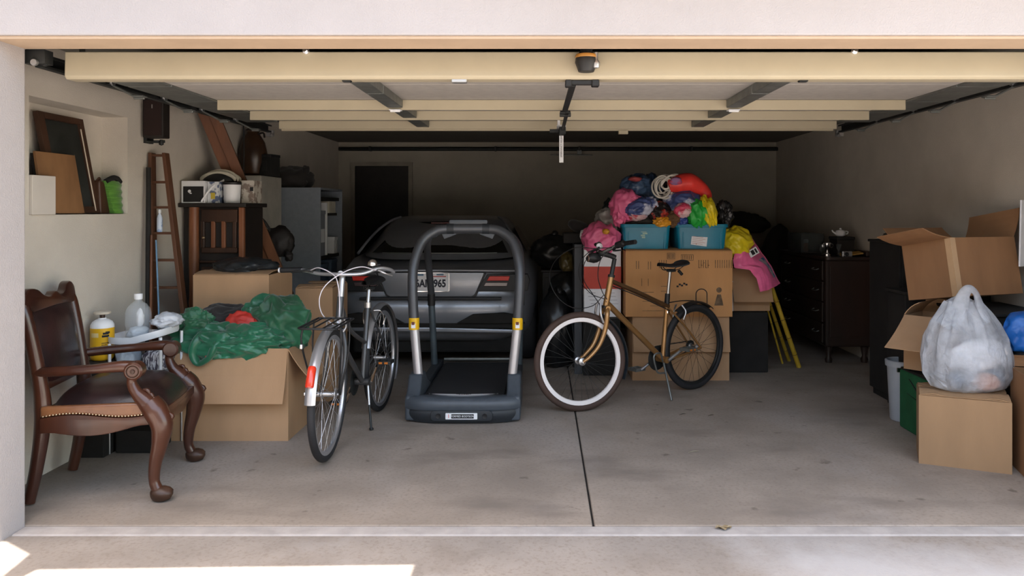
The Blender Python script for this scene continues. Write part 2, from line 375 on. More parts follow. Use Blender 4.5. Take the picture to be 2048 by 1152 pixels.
# release strap with its writing
rs = thing('release_tag', 'white printed pull tag hanging from the door lift arm', 'tag', (.135, 5.36, 1.72))
MB().bx(.10, .165, 5.34, 5.38, 1.945, 1.99).bx(.105, .125, 5.33, 5.39, 1.985, 2.03).build('tag_clip', M['white_pl'], rs, 0, .004, world=True)
MB().bx(.118, .148, 5.357, 5.363, 1.725, 1.95).build('strap', M['white_pl'], rs, 0, .002, world=True)
text('tag_text', 'EMERGENCY RELEASE', .017, frame((.133, 5.3555, 1.845), (0, 0, 1), (-1, 0, 0)), M['ink_blk'], rs, sx=1.0)
# horizontal tracks
def track(x, s_, label):
    t = thing('door_track', label, 'track', (x, 3.42, 2.03), group=None)
    z0, z1 = 2.03, 2.092
    prof = [(0, z0), (0, z1), (-s_*.034, z1), (-s_*.034, z1-.012), (-s_*.005, z1-.006), (-s_*.005, z0+.006), (-s_*.034, z0+.012), (-s_*.034, z0)]
    MB().prism([(x+s_*.02+u, v) for u, v in prof], 3.4, 6.28, lambda u, v, w: (u, w, v)).build('rail', M['darkmetal'], t, 0, world=True)
    for y in (3.75, 4.9, 6.2):
        MB().bx(x+s_*.02-.003, x+s_*.02+.003, y-.02, y+.02, z0+.01, ZC-.001).build('hanger', M['galv'], t, 0, world=True)
    MB().bx(x-.05, x+.05, 3.36, 3.42, z0+.01, z1+.01).cyl((x-.03*s_, 3.40, z0+.02), (x-.03*s_, 3.385, z0+.02), .018).build('end_bracket', M['darkmetal'], t, 40, .003, world=True)
    MB().lathe([(.0, -.008), (.014, -.008), (.016, 0), (.014, .008), (0, .008)], 14, T(x-s_*.01, 3.352, z0+.012) @ RX(90)).build('end_bolt', M['alu'], t, world=True)
    MB().bx(x-.03, x+.03, 6.27, 6.3, z0-.03, z0+.02).cyl((x-s_*.02, 6.27, z0-.012), (x-s_*.02, 6.24, z0-.03), .014).build('end_stop', M['alu'], t, 40, .003, world=True)
track(-2.255, -1, 'dark steel overhead door track running along the left wall')
track(2.46, 1, 'dark steel overhead door track running along the right wall')
# ------------------------------------------------------------------ cartons
def carton(name, label, cx, cy, z0, sx, sy, sz, rz=0, flaps=None, fl=None, m=None, tilt=None, t=.006, group=None, tape=None, inner=True):
    """an open-topped box: body of five panels, flaps hinged on the rim (0 = upright, 90 = flat outward, 180 = hanging, -90 = closed)"""
    m = m or M['card']
    R = Matrix.Rotation(math.radians(rz), 4, 'Z')
    if tilt is not None: R = R @ tilt
    o = thing(name, label, 'box', (cx, cy, z0), rot=R, group=group)
    hx, hy = sx/2, sy/2
    b = MB().bx(-hx, hx, -hy, -hy+t, 0, sz).bx(-hx, hx, hy-t, hy, 0, sz).bx(-hx, -hx+t, -hy+t, hy-t, 0, sz).bx(hx-t, hx, -hy+t, hy-t, 0, sz).bx(-hx+t, hx-t, -hy+t, hy-t, 0, t)
    b.build('body', m, o, 0)
    for side, a in (flaps or {}).items():
        ln = (fl or {}).get(side, min(sx, sy)/2)
        a = math.radians(a); w = {'f': hx, 'b': hx, 'l': hy, 'r': hy}[side]-.004
        up, out = math.cos(a)*ln, math.sin(a)*ln
        k = .0 if side in 'lr' else .004
        if side == 'f': P = [(-w, -hy+t/2, sz+k), (w, -hy+t/2, sz+k), (w, -hy+t/2-out, sz+k+up), (-w, -hy+t/2-out, sz+k+up)]
        if side == 'b': P = [(w, hy-t/2, sz+k), (-w, hy-t/2, sz+k), (-w, hy-t/2+out, sz+k+up), (w, hy-t/2+out, sz+k+up)]
        if side == 'l': P = [(-hx+t/2, w, sz), (-hx+t/2, -w, sz), (-hx+t/2-out, -w, sz+up), (-hx+t/2-out, w, sz+up)]
        if side == 'r': P = [(hx-t/2, -w, sz), (hx-t/2, w, sz), (hx-t/2+out, w, sz+up), (hx-t/2+out, -w, sz+up)]
        if a > 2.9:   # hang just clear of the wall
            dx = {'f': (0, -t*1.1, 0), 'b': (0, t*1.1, 0), 'l': (-t*1.1, 0, 0), 'r': (t*1.1, 0, 0)}[side]
            P = [tuple(Vector(p)+Vector(dx)) for p in P]
        # slight warp: a strip of four quads
        mb = MB(); A, B, C, D = map(Vector, P); nrm = (B-A).cross(D-A).normalized()
        rows = []
        for i in range(5):
            f_ = i/4; bend = nrm*(.012*math.sin(f_*PI*.9))
            rows.append((A.lerp(D, f_)+bend, B.lerp(C, f_)+bend))
        for i in range(4): mb.panel(rows[i][0], rows[i][1], rows[i+1][1], rows[i+1][0], t*.8)
        mb.build('flap', m, o, 0)
    if tape: tape(o, hx, hy, sz)
    return o

# ------------------------------------------------------------------ left: carved armchair
ch = thing('carved_armchair', 'carved walnut armchair with brown leather seat and scrolled arms by the wall', 'armchair', (-2.15, 3.86, 0), math.radians(10))
def cpart(n, mb, m, **k): return mb.build(n, m, ch, **k)
for s in (-1, 1):
    # front cabriole leg: knee, ankle, paw foot
    y = s*.275
    leg = MB().tube([(.225, y, .47), (.255, y*1.02, .43), (.285, y*1.05, .36), (.275, y*1.05, .27), (.255, y*1.04, .18), (.25, y*1.04, .10), (.265, y*1.05, .055)], [.05, .056, .05, .037, .029, .024, .026], 14, k=5)
    lo = cpart('front_leg', leg, M['walnut'], smooth=60)
    ft = MB().blob((.285, y*1.06, .036), (.052, .038, .036), seed=3, amp=.22, freq=2.4, sub=3)
    ft.build('paw_foot', M['wood_dark'], lo, smooth=60)
    lf = MB()
    for k_ in range(5): lf.tube([(.315-.004*k_, y*1.05+.022*math.sin(k_*2.4), .42-.035*k_), (.327-.009*k_, y*1.05+.012*math.sin(k_*2.4+1), .40-.035*k_), (.312-.009*k_, y*1.05, .365-.035*k_)], [.006, .014, .004], 8, k=3)
    lf.build('carved_leaf', M['walnut'], lo, smooth=60)
    # back leg continuing into the back post
    y = s*.235
    post = MB().tube([(-.315, y, .012), (-.285, y, .16), (-.262, y, .32), (-.255, y, .45), (-.268, y, .58), (-.295, y*1.03, .75), (-.325, y*1.06, .90), (-.34, y*1.04, .955)], [.026, .029, .033, .037, .033, .031, .030, .024], 12, k=5)
    cpart('back_leg', post, M['walnut'], smooth=60)
    # arm with scroll, S-curved support
    ya = s*.285
    arm = MB().tube([(-.285, s*.245, .625), (-.17, s*.27, .632), (-.02, ya, .640), (.10, ya, .648), (.165, ya, .643)], [.022, .024, .022, .027, .03], 12, k=5)
    ao = cpart('arm', arm, M['walnut'], smooth=60)
    sc = MB().lathe([(0, -.036), (.034, -.036), (.042, -.028), (.042, .028), (.034, .036), (0, .036)], 24, T(.165, ya, .628) @ RX(90))
    sc.build('arm_scroll', M['walnut'], ao, smooth=40)
    rs_ = MB().ring([(.022, .034), (.027, .041), (.031, .034)], 20, T(.165, ya, .628) @ RX(90 if s < 0 else -90)); rs_.lathe([(.0, .034), (.012, .034), (.010, .043), (0, .045)], 14, T(.165, ya, .628) @ RX(90 if s < 0 else -90))
    rs_.build('scroll_rosette', M['wood_dark'], ao)
    sup = MB().tube([(.165, ya, .615), (.15, ya, .575), (.17, ya, .525), (.215, ya*.99, .475), (.25, ya*.98, .43)], [.025, .022, .027, .042, .05], 12, k=5)
    cpart('arm_support', sup, M['walnut'], smooth=60)
    lf = MB()
    for k_ in range(6): lf.tube([(.20+.016*k_, ya+.012*math.sin(k_*2), .535-.02*k_), (.222+.016*k_, ya, .53-.02*k_), (.232+.016*k_, ya, .505-.02*k_)], [.004, .011, .004], 7, k=3)
    lf.build('carved_crest', M['walnut'], ao, smooth=60)
    # serpentine side rail
    def side(u, v, w): return (u, w, v)
    top = [(-.25+.5*i/16, .415+.012*math.sin(i/16*2*PI)) for i in range(17)]
    bot = [(-.25+.5*i/16, .345-.03*math.sin(PI*min(1, max(0, (i/16-.1)/.75)))+.02*(i/16)) for i in range(17)]
    cpart('seat_rail', MB().prism(top+bot[::-1], s*.262, s*.285, side), M['walnut'], smooth=40, bevel=.006)
    up = [(-.25+.5*i/16, .47) for i in range(17)]
    cpart('seat_border', MB().prism(up+[(u, v+.002) for u, v in top[::-1]], s*.25, s*.281, side), mat('worn_leather_%d' % (s+1), (.13, .05, .022), .35, c2=(.22, .09, .035), scale=6, coat=.3), smooth=40, bevel=.012, seg=3)
    nl = MB()
    for i in range(34):
        f_ = i/33; x_ = -.235+.47*f_; z_ = .423+.012*math.sin((x_+.25)/.5*2*PI)
        nl.lathe([(.0045, 0), (.0035, .002), (0, .0035)], 8, T(x_, s*.2835, z_) @ RX(90 if s < 0 else -90))
    cpart('nail_heads', nl, M['brass'])
front = [(-.26+.52*i/16, .345+.045*abs(math.cos(i/16*PI))**2) for i in range(17)]
cpart('front_rail', MB().prism([(-.26, .43), (.26, .43)]+front[::-1], .262, .292, lambda u, v, w: (w, u, v)), M['walnut'], smooth=40, bevel=.006)
cpart('back_rail', MB().bx(-.285, -.255, -.24, .24, .36, .43), M['walnut'], smooth=0, bevel=.006)
def cush(u, v):
    a = u*2*PI; c_, s_ = math.cos(a), math.sin(a)
    sx = abs(c_)**.45*(1 if c_ > 0 else -1); sy = abs(s_)**.45*(1 if s_ > 0 else -1)
    r = math.sin(min(v, 1)*PI/2)
    z = .425+.115*(1-r**5)*1.0
    return (.015+sx*.275*r, sy*(.268+.02*sx)*r, z+.02*(1-r)*1.0+.004*noise.noise(Vector((sx*r*5, sy*r*5, 1))))
cpart('seat_cushion', MB().grid(cush, 48, 14, cu=True), M['leather'], smooth=60)
# back: upholstered panel in a shaped frame
def backpt(y, z):   # reclined, slightly dished
    f_ = (z-.45)/.55; return Vector((-.255-.085*f_+.02*math.cos(y/.25*PI/2), y, z))
crest = [(-.27, .935), (-.265, .985), (-.22, 1.015), (-.16, 1.008), (-.11, .975), (-.05, .965), (0, .985), (.05, .965), (.11, .975), (.16, 1.008), (.22, 1.015), (.265, .985), (.27, .935)]
cr = catmull([(y, z, 0) for y, z in crest], 4)
low = [(.215-.43*i/10, .905+.012*math.sin(PI*i/10)) for i in range(11)]
poly = [(p.x, p.y) for p in cr]+low
cpart('crest_rail', MB().prism(poly, -.02, .022, lambda u, v, w: backpt(u, v)+Vector((w, 0, 0))), M['walnut'], smooth=50, bevel=.008)
def bpan(u, v):
    y = (u-.5)*.43; z = .56+.37*v; e = (1-abs(2*u-1)**4)*(1-abs(2*v-1)**4)
    return backpt(y, z)+Vector((.004+.035*e, 0, 0))
def bpan2(u, v):
    y = (u-.5)*.43; z = .56+.37*v; return backpt(y, z)+Vector((-.018, 0, 0))
bp = MB().grid(bpan, 20, 20).grid(bpan2, 20, 20)
cpart('back_upholstery', bp, M['leather'], smooth=60)
cpart('lower_back_rail', MB().prism([(-.235, .53), (.235, .53), (.235, .57), (-.235, .57)], -.015, .015, lambda u, v, w: backpt(u, v)+Vector((w, 0, 0))), M['walnut'], smooth=40, bevel=.006)

# ------------------------------------------------------------------ niche contents
def nframe(y0, z0, y1, z1, xb, xt):   # quad leaning in the niche: bottom at xb, top at xt
    return (xb, y0, z0), (xb, y1, z0), (xt, y1, z1), (xt, y0, z1)
Zs = NZ0
pf = thing('picture_frame', 'wood framed dark picture leaning at the back of the wall niche', 'picture', (-2.71, 4.25, Zs))
def fr_part(n, y0, y1, z0, z1, d, m, th=.02):
    def P(y, z):
        f_ = (z-Zs)/.58; return Vector((-2.695-.05*f_+d, y-.10*f_+.13, z))
    return MB().panel(P(y0, z0), P(y1, z0), P(y1, z1), P(y0, z1), th).build(n, m, pf, 0, .003, world=True)
fr_part('frame_side', 4.05, 4.10, Zs+.006, Zs+.56, .01, M['wood_dark'], .03); fr_part('frame_side', 4.42, 4.455, Zs+.006, Zs+.56, .01, M['wood_dark'], .03)
fr_part('frame_top', 4.10, 4.42, Zs+.525, Zs+.56, .01, M['wood_dark'], .03); fr_part('frame_bottom', 4.10, 4.42, Zs+.006, Zs+.045, .01, M['wood_dark'], .03)
fr_part('canvas', 4.095, 4.425, Zs+.04, Zs+.53, 0, mat('dark_slate_picture', (.022, .024, .022), .35, var=.3), .01)
fr_part('frame_inset', 4.405, 4.413, Zs+.02, Zs+.50, .027, mat('pale_gilt', (.55, .46, .36), .4), .006)
o = thing('wooden_board', 'bare brown wooden board standing in the wall niche before the dark picture', 'board', (-2.66, 4.12, Zs))
pb = MB().panel((-2.648, 4.02, Zs+.006), (-2.648, 4.375, Zs+.006), (-2.668, 4.315, Zs+.335), (-2.668, 3.98, Zs+.335), .016)
pb.build('board', mat('pine_board', (.27, .135, .055), .7, c2=(.16, .075, .03), scale=3, stretch=(1, 1, .4)), o, 0, .002, world=True)
MB().panel((-2.663, 4.02, Zs+.004), (-2.663, 4.375, Zs+.004), (-2.684, 4.315, Zs+.325), (-2.684, 3.98, Zs+.325), .010).build('backing_board', M['wood_blk'], o, 0, world=True)
o = tag(MB().bx(-2.652, -2.605, 3.875, 4.06, Zs+.0005, Zs+.205).build('white_carton', mat('white_carton_board', (.56, .51, .45), .9, var=.03), None, 0, .003), 'small plain white carton in the near corner of the wall niche', 'box')
o = thing('black_board', 'black round-shouldered board leaning in the wall niche beside the picture', 'board', (-2.69, 4.5, Zs))
pts = [(4.46, 0), (4.69, 0), (4.705, .10), (4.695, .2), (4.665, .3), (4.63, .335), (4.46, .335)]
MB().prism(pts, -2.765, -2.75, lambda u, v, w: (w-.012*v/.33, u-.05*v/.33, Zs+.003+v)).build('board', M['blackmat'], o, 0, .003, world=True)
MB().prism([(4.695, 0), (4.72, 0), (4.712, .05), (4.703, .2)], -2.765, -2.752, lambda u, v, w: (w-.012*v/.33, u-.05*v/.33, Zs+.003+v)).build('edge_strip', M['galv'], o, 0, world=True)
o = thing('leather_case', 'narrow dark brown leather case standing by the green mat in the niche', 'case', (-2.68, 4.66, Zs))
MB().prism([(4.58, 0), (4.68, 0), (4.625, .17), (4.615, .195), (4.57, .205), (4.565, .18)], -2.74, -2.665, lambda u, v, w: (w, u, Zs+.002+v)).build('body', M['wood_dark'], o, 40, .012, 3, world=True)
MB().tube([(-2.69, 4.575, Zs+.20), (-2.685, 4.595, Zs+.22), (-2.69, 4.615, Zs+.195)], .006, 8, k=4).build('handle', M['wood_dark'], o, 60, world=True)
o = thing('green_mat', 'bright green striped fabric mat rolled in the far corner of the niche', 'mat', (-2.68, 4.72, Zs))
def gm(u, v):
    z = Zs+.003+.20*v; y = lerp(lerp(4.69, 4.615, v), 4.785, u); x = -2.628-.02*(2*u-1)**2-.01*v
    return (x+.004*math.sin(v*30), y, z)
def gm2(u, v):
    p = gm(u, v); return (-2.76, p[1], p[2])
g = MB().grid(gm, 14, 30).grid(gm2, 14, 30)
green_m = mat('green_weave', (.055, .17, .015), .9, c2=(.095, .25, .028), scale=10, stretch=(1, 1, 12), thr=(.4, .6), sheen=.3)
g.grid(lambda u, v: Vector(gm(u, 1)).lerp(Vector(gm2(u, 1)), v), 14, 4).grid(lambda u, v: Vector(gm(0, u)).lerp(Vector(gm2(0, u)), v), 30, 4).build('mat_roll', green_m, o, 60, world=True)
MB().tube([(-2.66, 4.62, Zs+.2), (-2.65, 4.67, Zs+.222), (-2.65, 4.72, Zs+.222), (-2.655, 4.765, Zs+.2)], .016, 8, k=4).build('rolled_edge', M['blackmat'], o, 60, world=True)

# ------------------------------------------------------------------ things along the left wall
o = thing('wall_speaker', 'dark brown wall-mounted loudspeaker box below the left door track', 'speaker', (-2.53, 5.05, 1.87))
MB().bx(-2.60, -2.465, 4.93, 5.02, 1.86, 2.12).build('cabinet', M['wood_blk'], o, 0, .008, world=True)
MB().bx(-2.59, -2.475, 4.922, 4.93, 1.875, 2.105).build('grille', mat('speaker_cloth', (.022, .011, .009), .95, bump=.3, bscale=300), o, 0, .004, world=True)
MB().bx(-2.535, -2.53, 4.917, 4.9225, 2.05, 2.075).build('badge', M['alu'], o, 0, world=True)
MB().tube([(-2.61, 5.02, 1.85), (-2.58, 4.96, 1.84), (-2.52, 4.95, 1.835), (-2.48, 4.98, 1.84)], .009, 8, k=4).lathe([(0, -.02), (.013, -.015), (.015, 0), (.01, .018), (0, .02)], 12, T(-2.487, 4.95, 1.83)).bx(-2.62, -2.595, 4.98, 5.06, 1.83, 1.9).build('bracket', M['darkmetal'], o, 60, world=True)
# two planks leaning from the floor onto the wall
for i, (dx, lab) in enumerate(((0, 'long reddish plank leaning on the left wall, outer one of the pair'), (.082, 'long reddish plank leaning on the left wall behind the cabinet, inner one of the pair'))):
    b0 = Vector((-1.90+dx, 6.28, .01)); t0 = Vector((-2.565+dx*.9, 5.66, 2.2))
    d = (t0-b0).normalized(); n_ = Vector((.15, -1, 0)); n_ = (n_-d*n_.dot(d)).normalized(); s_ = d.cross(n_)
    mb = MB(); w2 = .037
    mb.panel(b0-s_*w2, b0+s_*w2, t0+s_*w2, t0-s_*w2, .03)
    tag(mb.build('wood_plank', mat('plank_wood_%d' % i, (.19, .072, .028), .6, c2=(.10, .036, .014), scale=5, stretch=(1, 1, .12), bump=.08, bscale=20), None, 0, .003), lab, 'plank')
# tall dark cabinet with slatted door
cb = thing('slatted_cabinet', 'dark wooden cabinet with slatted door and reddish corner posts behind the boxes', 'cabinet', (-2.37, 5.65, 0))
cz = 1.44
def cbp(n, mb, m, bevel=.004, parent=None, smooth=0): return mb.build(n, m, parent or cb, smooth, bevel, 1, world=True) if parent is None else mb.build(n, m, parent, smooth, bevel, 1, world=False)
cbp('carcass', MB().bx(-2.595, -2.16, 5.49, 5.86, .06, cz-.03), M['wood_blk'])
cbp('top', MB().bx(-2.615, -2.13, 5.44, 5.87, cz-.03, cz), M['wood_blk'])
cbp('post', MB().lathe([(.03, 0), (.03, .3), (.036, .33), (.03, .37), (.034, .7), (.036, .72), (.032, .76), (.036, 1.1), (.034, cz-.03)], 16, T(-2.515, 5.475, 0)), M['wood_red'], 0, smooth=50)
cbp('post', MB().bx(-2.185, -2.15, 5.45, 5.49, 0, cz-.03), M['wood_red'])
cbp('door_frame', MB().bx(-2.46, -2.20, 5.465, 5.488, 1.30, 1.395), M['wood_dark'])
cbp('door_frame', MB().bx(-2.46, -2.20, 5.465, 5.488, 1.08, 1.12), M['wood_dark'])
cbp('ledge', MB().bx(-2.47, -2.19, 5.455, 5.488, 1.01, 1.025), M['wood_dark'])
for x in (-2.465, -2.39, -2.315, -2.235):
    cbp('slat', MB().bx(x, x+.028, 5.462, 5.488, 1.115, 1.31), M['wood_red'] if x in (-2.39, -2.315) else M['wood_dark'])
cbp('drawer_front', MB().bx(-2.46, -2.20, 5.468, 5.488, .78, .98), M['wood_dark']); cbp('drawer_front', MB().bx(-2.46, -2.20, 5.468, 5.488, .5, .75), M['wood_dark'])
cbp('knob', MB().lathe([(.004, 0), (.006, .01), (.011, .018), (.006, .024)], 12, T(-2.435, 5.462, 1.19) @ RX(90)), M['brass'], 0, smooth=50)
# on the cabinet
o = thing('appliance_box', 'white and black printed appliance box on the slatted cabinet by the ladder', 'box', (-2.52, 5.6, cz))
MB().bx(-2.60, -2.43, 5.46, 5.74, cz, cz+.16).build('carton', M['paper'], o, 0, .003, world=True)
MB().bx(-2.585, -2.44, 5.456, 5.4605, cz+.008, cz+.12).build('black_print', M['black'], o, 0, world=True)
MB().lathe([(0, 0), (.012, 0), (.008, .002), (0, .002)], 10, T(-2.54, 5.456, cz+.085) @ RX(90)).cbx((-2.53, 5.4555, cz+.07), (.014, .002, .008)).build('logo_mark', M['paper'], o, 0, world=True)
o = thing('patterned_box', 'blue yellow and white printed food box between white bucket and appliance box', 'box', (-2.39, 5.58, cz))
MB().bx(-2.425, -2.345, 5.49, 5.63, cz, cz+.155).build('carton', mat('printed_board', (.62, .64, .66), .6, c2=(.10, .13, .22), scale=22, thr=(.48, .56), detail=1), o, 0, .002, world=True)
MB().bx(-2.40, -2.37, 5.487, 5.491, cz+.03, cz+.075).build('yellow_panel', mat('yellow_print', (.5, .38, .04), .6), o, 0, world=True)
o = thing('white_bucket', 'white plastic bucket with dark lid on the slatted cabinet', 'bucket', (-2.275, 5.56, cz))
MB().lathe([(.052, 0), (.056, .005), (.061, .13), (.061, .135)], 28, T(-2.275, 5.56, cz)).build('pail', M['white_pl'], o, world=True)
MB().lathe([(.064, 0), (.066, .004), (.066, .016), (.06, .02)], 28, T(-2.275, 5.56, cz+.135)).build('lid', M['black'], o, world=True)
o = thing('tan_box', 'pale printed carton behind the white bucket on the slatted cabinet', 'box', (-2.19, 5.72, cz))
MB().bx(-2.24, -2.145, 5.64, 5.80, cz, cz+.17).build('carton', mat('pale_print', (.5, .46, .4), .7, c2=(.22, .17, .14), scale=16, thr=(.5, .58)), o, 0, .002, world=True)
MB().bx(-2.175, -2.15, 5.637, 5.641, cz+.09, cz+.12).build('print_panel', M['ink_blk'], o, 0, world=True)
o = thing('bicycle_helmet', 'striped black and cream bicycle helmet on the cabinet boxes', 'helmet', (-2.40, 5.68, cz+.156))
def hel(u, v):
    a = u*2*PI; ph = v*PI/2
    return (-2.405+.125*math.cos(a)*math.cos(ph), 5.67+.085*math.sin(a)*math.cos(ph), cz+.165+.075*math.sin(ph))
MB().grid(hel, 32, 10, cu=True).build('shell', M['black'], o, 60, world=True)
for k_ in (-.05, .0, .05):
    MB().tube([(-2.405+.128*math.cos(t_), 5.67+k_, cz+.165+(.078-abs(k_)*.35)*math.sin(t_)) for t_ in [PI*i/12 for i in range(13)]], [.006]+[.013]*11+[.006], 8, flat=.6).build('stripe', mat('cream_stripe', (.5, .47, .38), .4), o, 60, world=True)
MB().tube([(-2.35, 5.6, cz+.17), (-2.38, 5.48, cz+.12), (-2.43, 5.45, cz+.04), (-2.45, 5.45, cz+.01)], .008, 8, k=5, flat=.5).build('chin_strap', M['white_pl'], o, 60, world=True)
# step ladder
ld = thing('wooden_ladder', 'narrow brown wooden ladder leaning beside the slatted cabinet', 'ladder', (-2.42, 4.99, 0))
A0, A1 = Vector((-2.545, 4.98, .005)), at(304, 306, 5.04); A1.x = max(A1.x, -2.60)
B0, B1 = Vector((-2.27, 4.985, .005)), at(331, 306, 5.04)
lw = mat('ladder_wood', (.075, .031, .016), .5, c2=(.12, .05, .024), scale=5, stretch=(1, 1, .1))
for P0, P1 in ((A0, A1), (B0, B1)):
    d = (P1-P0).normalized(); sx_ = Vector((.014, 0, 0)); sy_ = Vector((0, .03, 0))
    MB().add([P0-sx_-sy_, P0+sx_-sy_, P0+sx_+sy_, P0-sx_+sy_, P1-sx_*.8-sy_, P1+sx_*.8-sy_, P1+sx_*.8+sy_, P1-sx_*.8+sy_], [(3, 2, 1, 0), (4, 5, 6, 7), (0, 1, 5, 4), (1, 2, 6, 5), (2, 3, 7, 6), (3, 0, 4, 7)]).build('rail', lw, ld, 0, .003, world=True)
for py in (311, 364, 414, 465, 518, 572, 626, 690, 760):
    f_ = 1-(py-306)/(833-306); a_, b_ = A0.lerp(A1, f_), B0.lerp(B1, f_)
    MB().bx(a_.x, b_.x, a_.y-.02, a_.y+.02, a_.z-.008, a_.z+.008).build('rung', lw, ld, 0, .002, world=True)
f_ = 1-(465-306)/(833-306); a_, b_ = A0.lerp(A1, f_), B0.lerp(B1, f_)
o = thing('spray_bottle', 'small white and blue bottle standing on a ladder rung', 'bottle', (a_.x+.045, a_.y-.0, a_.z+.008))
MB().lathe([(.016, 0), (.018, .006), (.018, .09), (.012, .11), (.007, .118), (.007, .125)], 18).build('bottle_body', mat('pale_blue_bottle', (.55, .62, .72), .35, c2=(.25, .35, .55), scale=14, thr=(.5, .55)), o)
MB().lathe([(.01, .125), (.01, .145), (.006, .15)], 14).build('cap', M['white_pl'], o)
# poles beside the ladder
def pole(label, a, b, r, m, nm='pole'):
    return tag(MB().cyl(a, b, r, r*.9, 10).build(nm, m), label, 'pole')
pole('dark pole leaning on the left wall, nearest the armchair', (-2.53, 4.86, .0), at(297, 335, 4.965), .017, M['blackmat'])
pole('thin reddish stick leaning between the dark pole and the ladder', (-2.50, 4.83, .0), at(303, 470, 4.93), .009, M['wood_red'], 'stick')
pole('thin blue rod leaning in front of the ladder', (-2.40, 4.80, .0), at(312, 480, 4.90), .006, mat('blue_rod', (.12, .24, .38), .4), 'rod')
# narrow white cabinet, vase and boxes on it
o = thing('white_cabinet', 'narrow off-white cabinet with dark panel behind the leaning planks', 'cabinet', (-2.49, 6.6, 0))
MB().bx(-2.61, -2.36, 6.36, 6.86, 0, 1.68).build('carcass', mat('offwhite_paint', (.40, .38, .33), .6), o, 0, .006, world=True)
MB().bx(-2.58, -2.435, 6.345, 6.36, .5, 1.62).build('panel', M['blackmat'], o, 0, .004, world=True)
MB().lathe([(.004, 0), (.006, .01), (.012, .018), (.006, .024)], 12, T(-2.41, 6.36, 1.1) @ RX(90)).build('knob', M['galv'], o, world=True)
o = tag(MB().tube([at(487, 240, 6.34), at(488, 300, 6.335), at(488, 372, 6.335), at(500, 410, 6.335), at(505, 435, 6.33), at(497, 452, 6.33), at(490, 458, 6.33)], .0055, 8, k=6).build('hanging_cord', M['black'], None, 60), 'thin black cord hanging in front of the white cabinet', 'cord')
o = thing('dark_jug', 'tall round-bellied dark brown jug on top of the white cabinet', 'jug', (-2.50, 6.55, 1.682))
MB().lathe([(.06, 0), (.09, .02), (.115, .12), (.118, .2), (.10, .29), (.065, .35), (.05, .375), (.058, .39), (.05, .395), (.04, .37), (.0, .37)], 32).build('belly', mat('brown_glaze', (.030, .016, .010), .3, c2=(.06, .03, .015), scale=6), o)
MB().lathe([(.056, .39), (.06, .4), (.03, .42), (.0, .43)], 24).build('lid', M['wood_blk'], o)
MB().tube([(.05, -.02, .36), (.10, -.03, .37), (.115, -.04, .33)], .008, 8, k=4).build('spout', M['wood_blk'], o)
o = thing('black_box', 'small black box beside the jug on the white cabinet', 'box', (-2.355, 6.55, 1.682), math.radians(-12))
MB().bx(-.055, .055, -.07, .07, 0, .16).build('body', M['blackmat'], o, 0, .004); MB().bx(-.058, .058, -.073, .073, .16, .185).build('lid', M['black'], o, 0, .004)
MB().bx(-.03, .02, -.0745, -.0735, .04, .13).build('label_plate', M['darkmetal'], o, 0)
# grey steel cabinet, open side towards the car
gc = thing('steel_cabinet', 'tall grey steel cabinet with an open shelved side facing the car', 'cabinet', (-2.32, 7.28, 0))
gm_ = mat('grey_blue_enamel', (.19, .215, .25), .5, var=.06, scale=30)
gx0, gx1, gy0, gy1, gz = -2.61, -2.02, 6.9, 7.66, 1.595
MB().bx(gx0, gx1, gy0, gy0+.02, .0, gz).build('side_panel', gm_, gc, 0, .004, world=True); MB().bx(gx0, gx1, gy1-.02, gy1, 0, gz).build('side_panel', gm_, gc, 0, .004, world=True)
MB().bx(gx0, gx1, gy0+.02, gy1-.02, gz-.02, gz).build('top_panel', gm_, gc, 0, world=True); MB().bx(gx0, gx0+.02, gy0+.02, gy1-.02, 0, gz-.02).build('back_panel', M['blackmat'], gc, 0, world=True)
for z in (.05, .45, .93, 1.48):
    MB().bx(gx0+.02, gx1-.03, gy0+.02, gy1-.02, z, z+.03).build('shelf', M['blackmat'], gc, 0, world=True)
for i, (y, w, z0_, h, mm, lab) in enumerate(((6.97, .22, .96, .42, 'grey', 'large pale grey binder on the upper shelf of the steel cabinet'), (7.24, .03, .96, .5, 'white', 'thin white upright board on the upper shelf of the steel cabinet'), (7.50, .12, .96, .16, 'white', 'small white carton on the upper shelf of the steel cabinet'), (7.05, .25, .48, .40, 'blue', 'wide blue-grey storage box on the middle shelf of the steel cabinet'), (7.40, .2, .48, .42, 'blue', 'narrow pale blue storage box on the middle shelf of the steel cabinet'))):
    mm_ = {'grey': mat('binder_grey', (.22, .24, .27), .6), 'white': M['paper'], 'blue': mat('storage_blue_%d' % i, (.12, .17, .24), .5)}[mm]
    e = thing('storage_box' if h < .45 and w > .1 else 'white_board', lab, 'box' if w > .1 else 'board', (-2.2, y+w/2, z0_))
    MB().bx(-2.38, -2.06, y, y+w, z0_, z0_+h).build('body', mm_, e, 0, .004, world=True)
    if w > .1:
        MB().bx(-2.375, -2.055, y-.003, y+w+.003, z0_+h-.03, z0_+h+.004).build('lid', mm_, e, 0, .003, world=True)
        MB().bx(-2.0595, -2.0565, y+.03, y+w-.03, z0_+h*.3, z0_+h*.6).build('label_card', M['paper'], e, 0, world=True)
e = tag(MB().bx(-2.30, -2.06, 7.33, 7.55, 1.36, 1.475).build('paper_stack', mat('cream_paper', (.5, .48, .40), .8), None, 0, .003), 'cream papers stacked under the top of the steel cabinet', 'papers')
e.location.z = -.0
MB().bx(-2.3, -2.06, 7.3, 7.6, 1.335, 1.36).build('shelf', M['blackmat'], gc, 0, world=True)
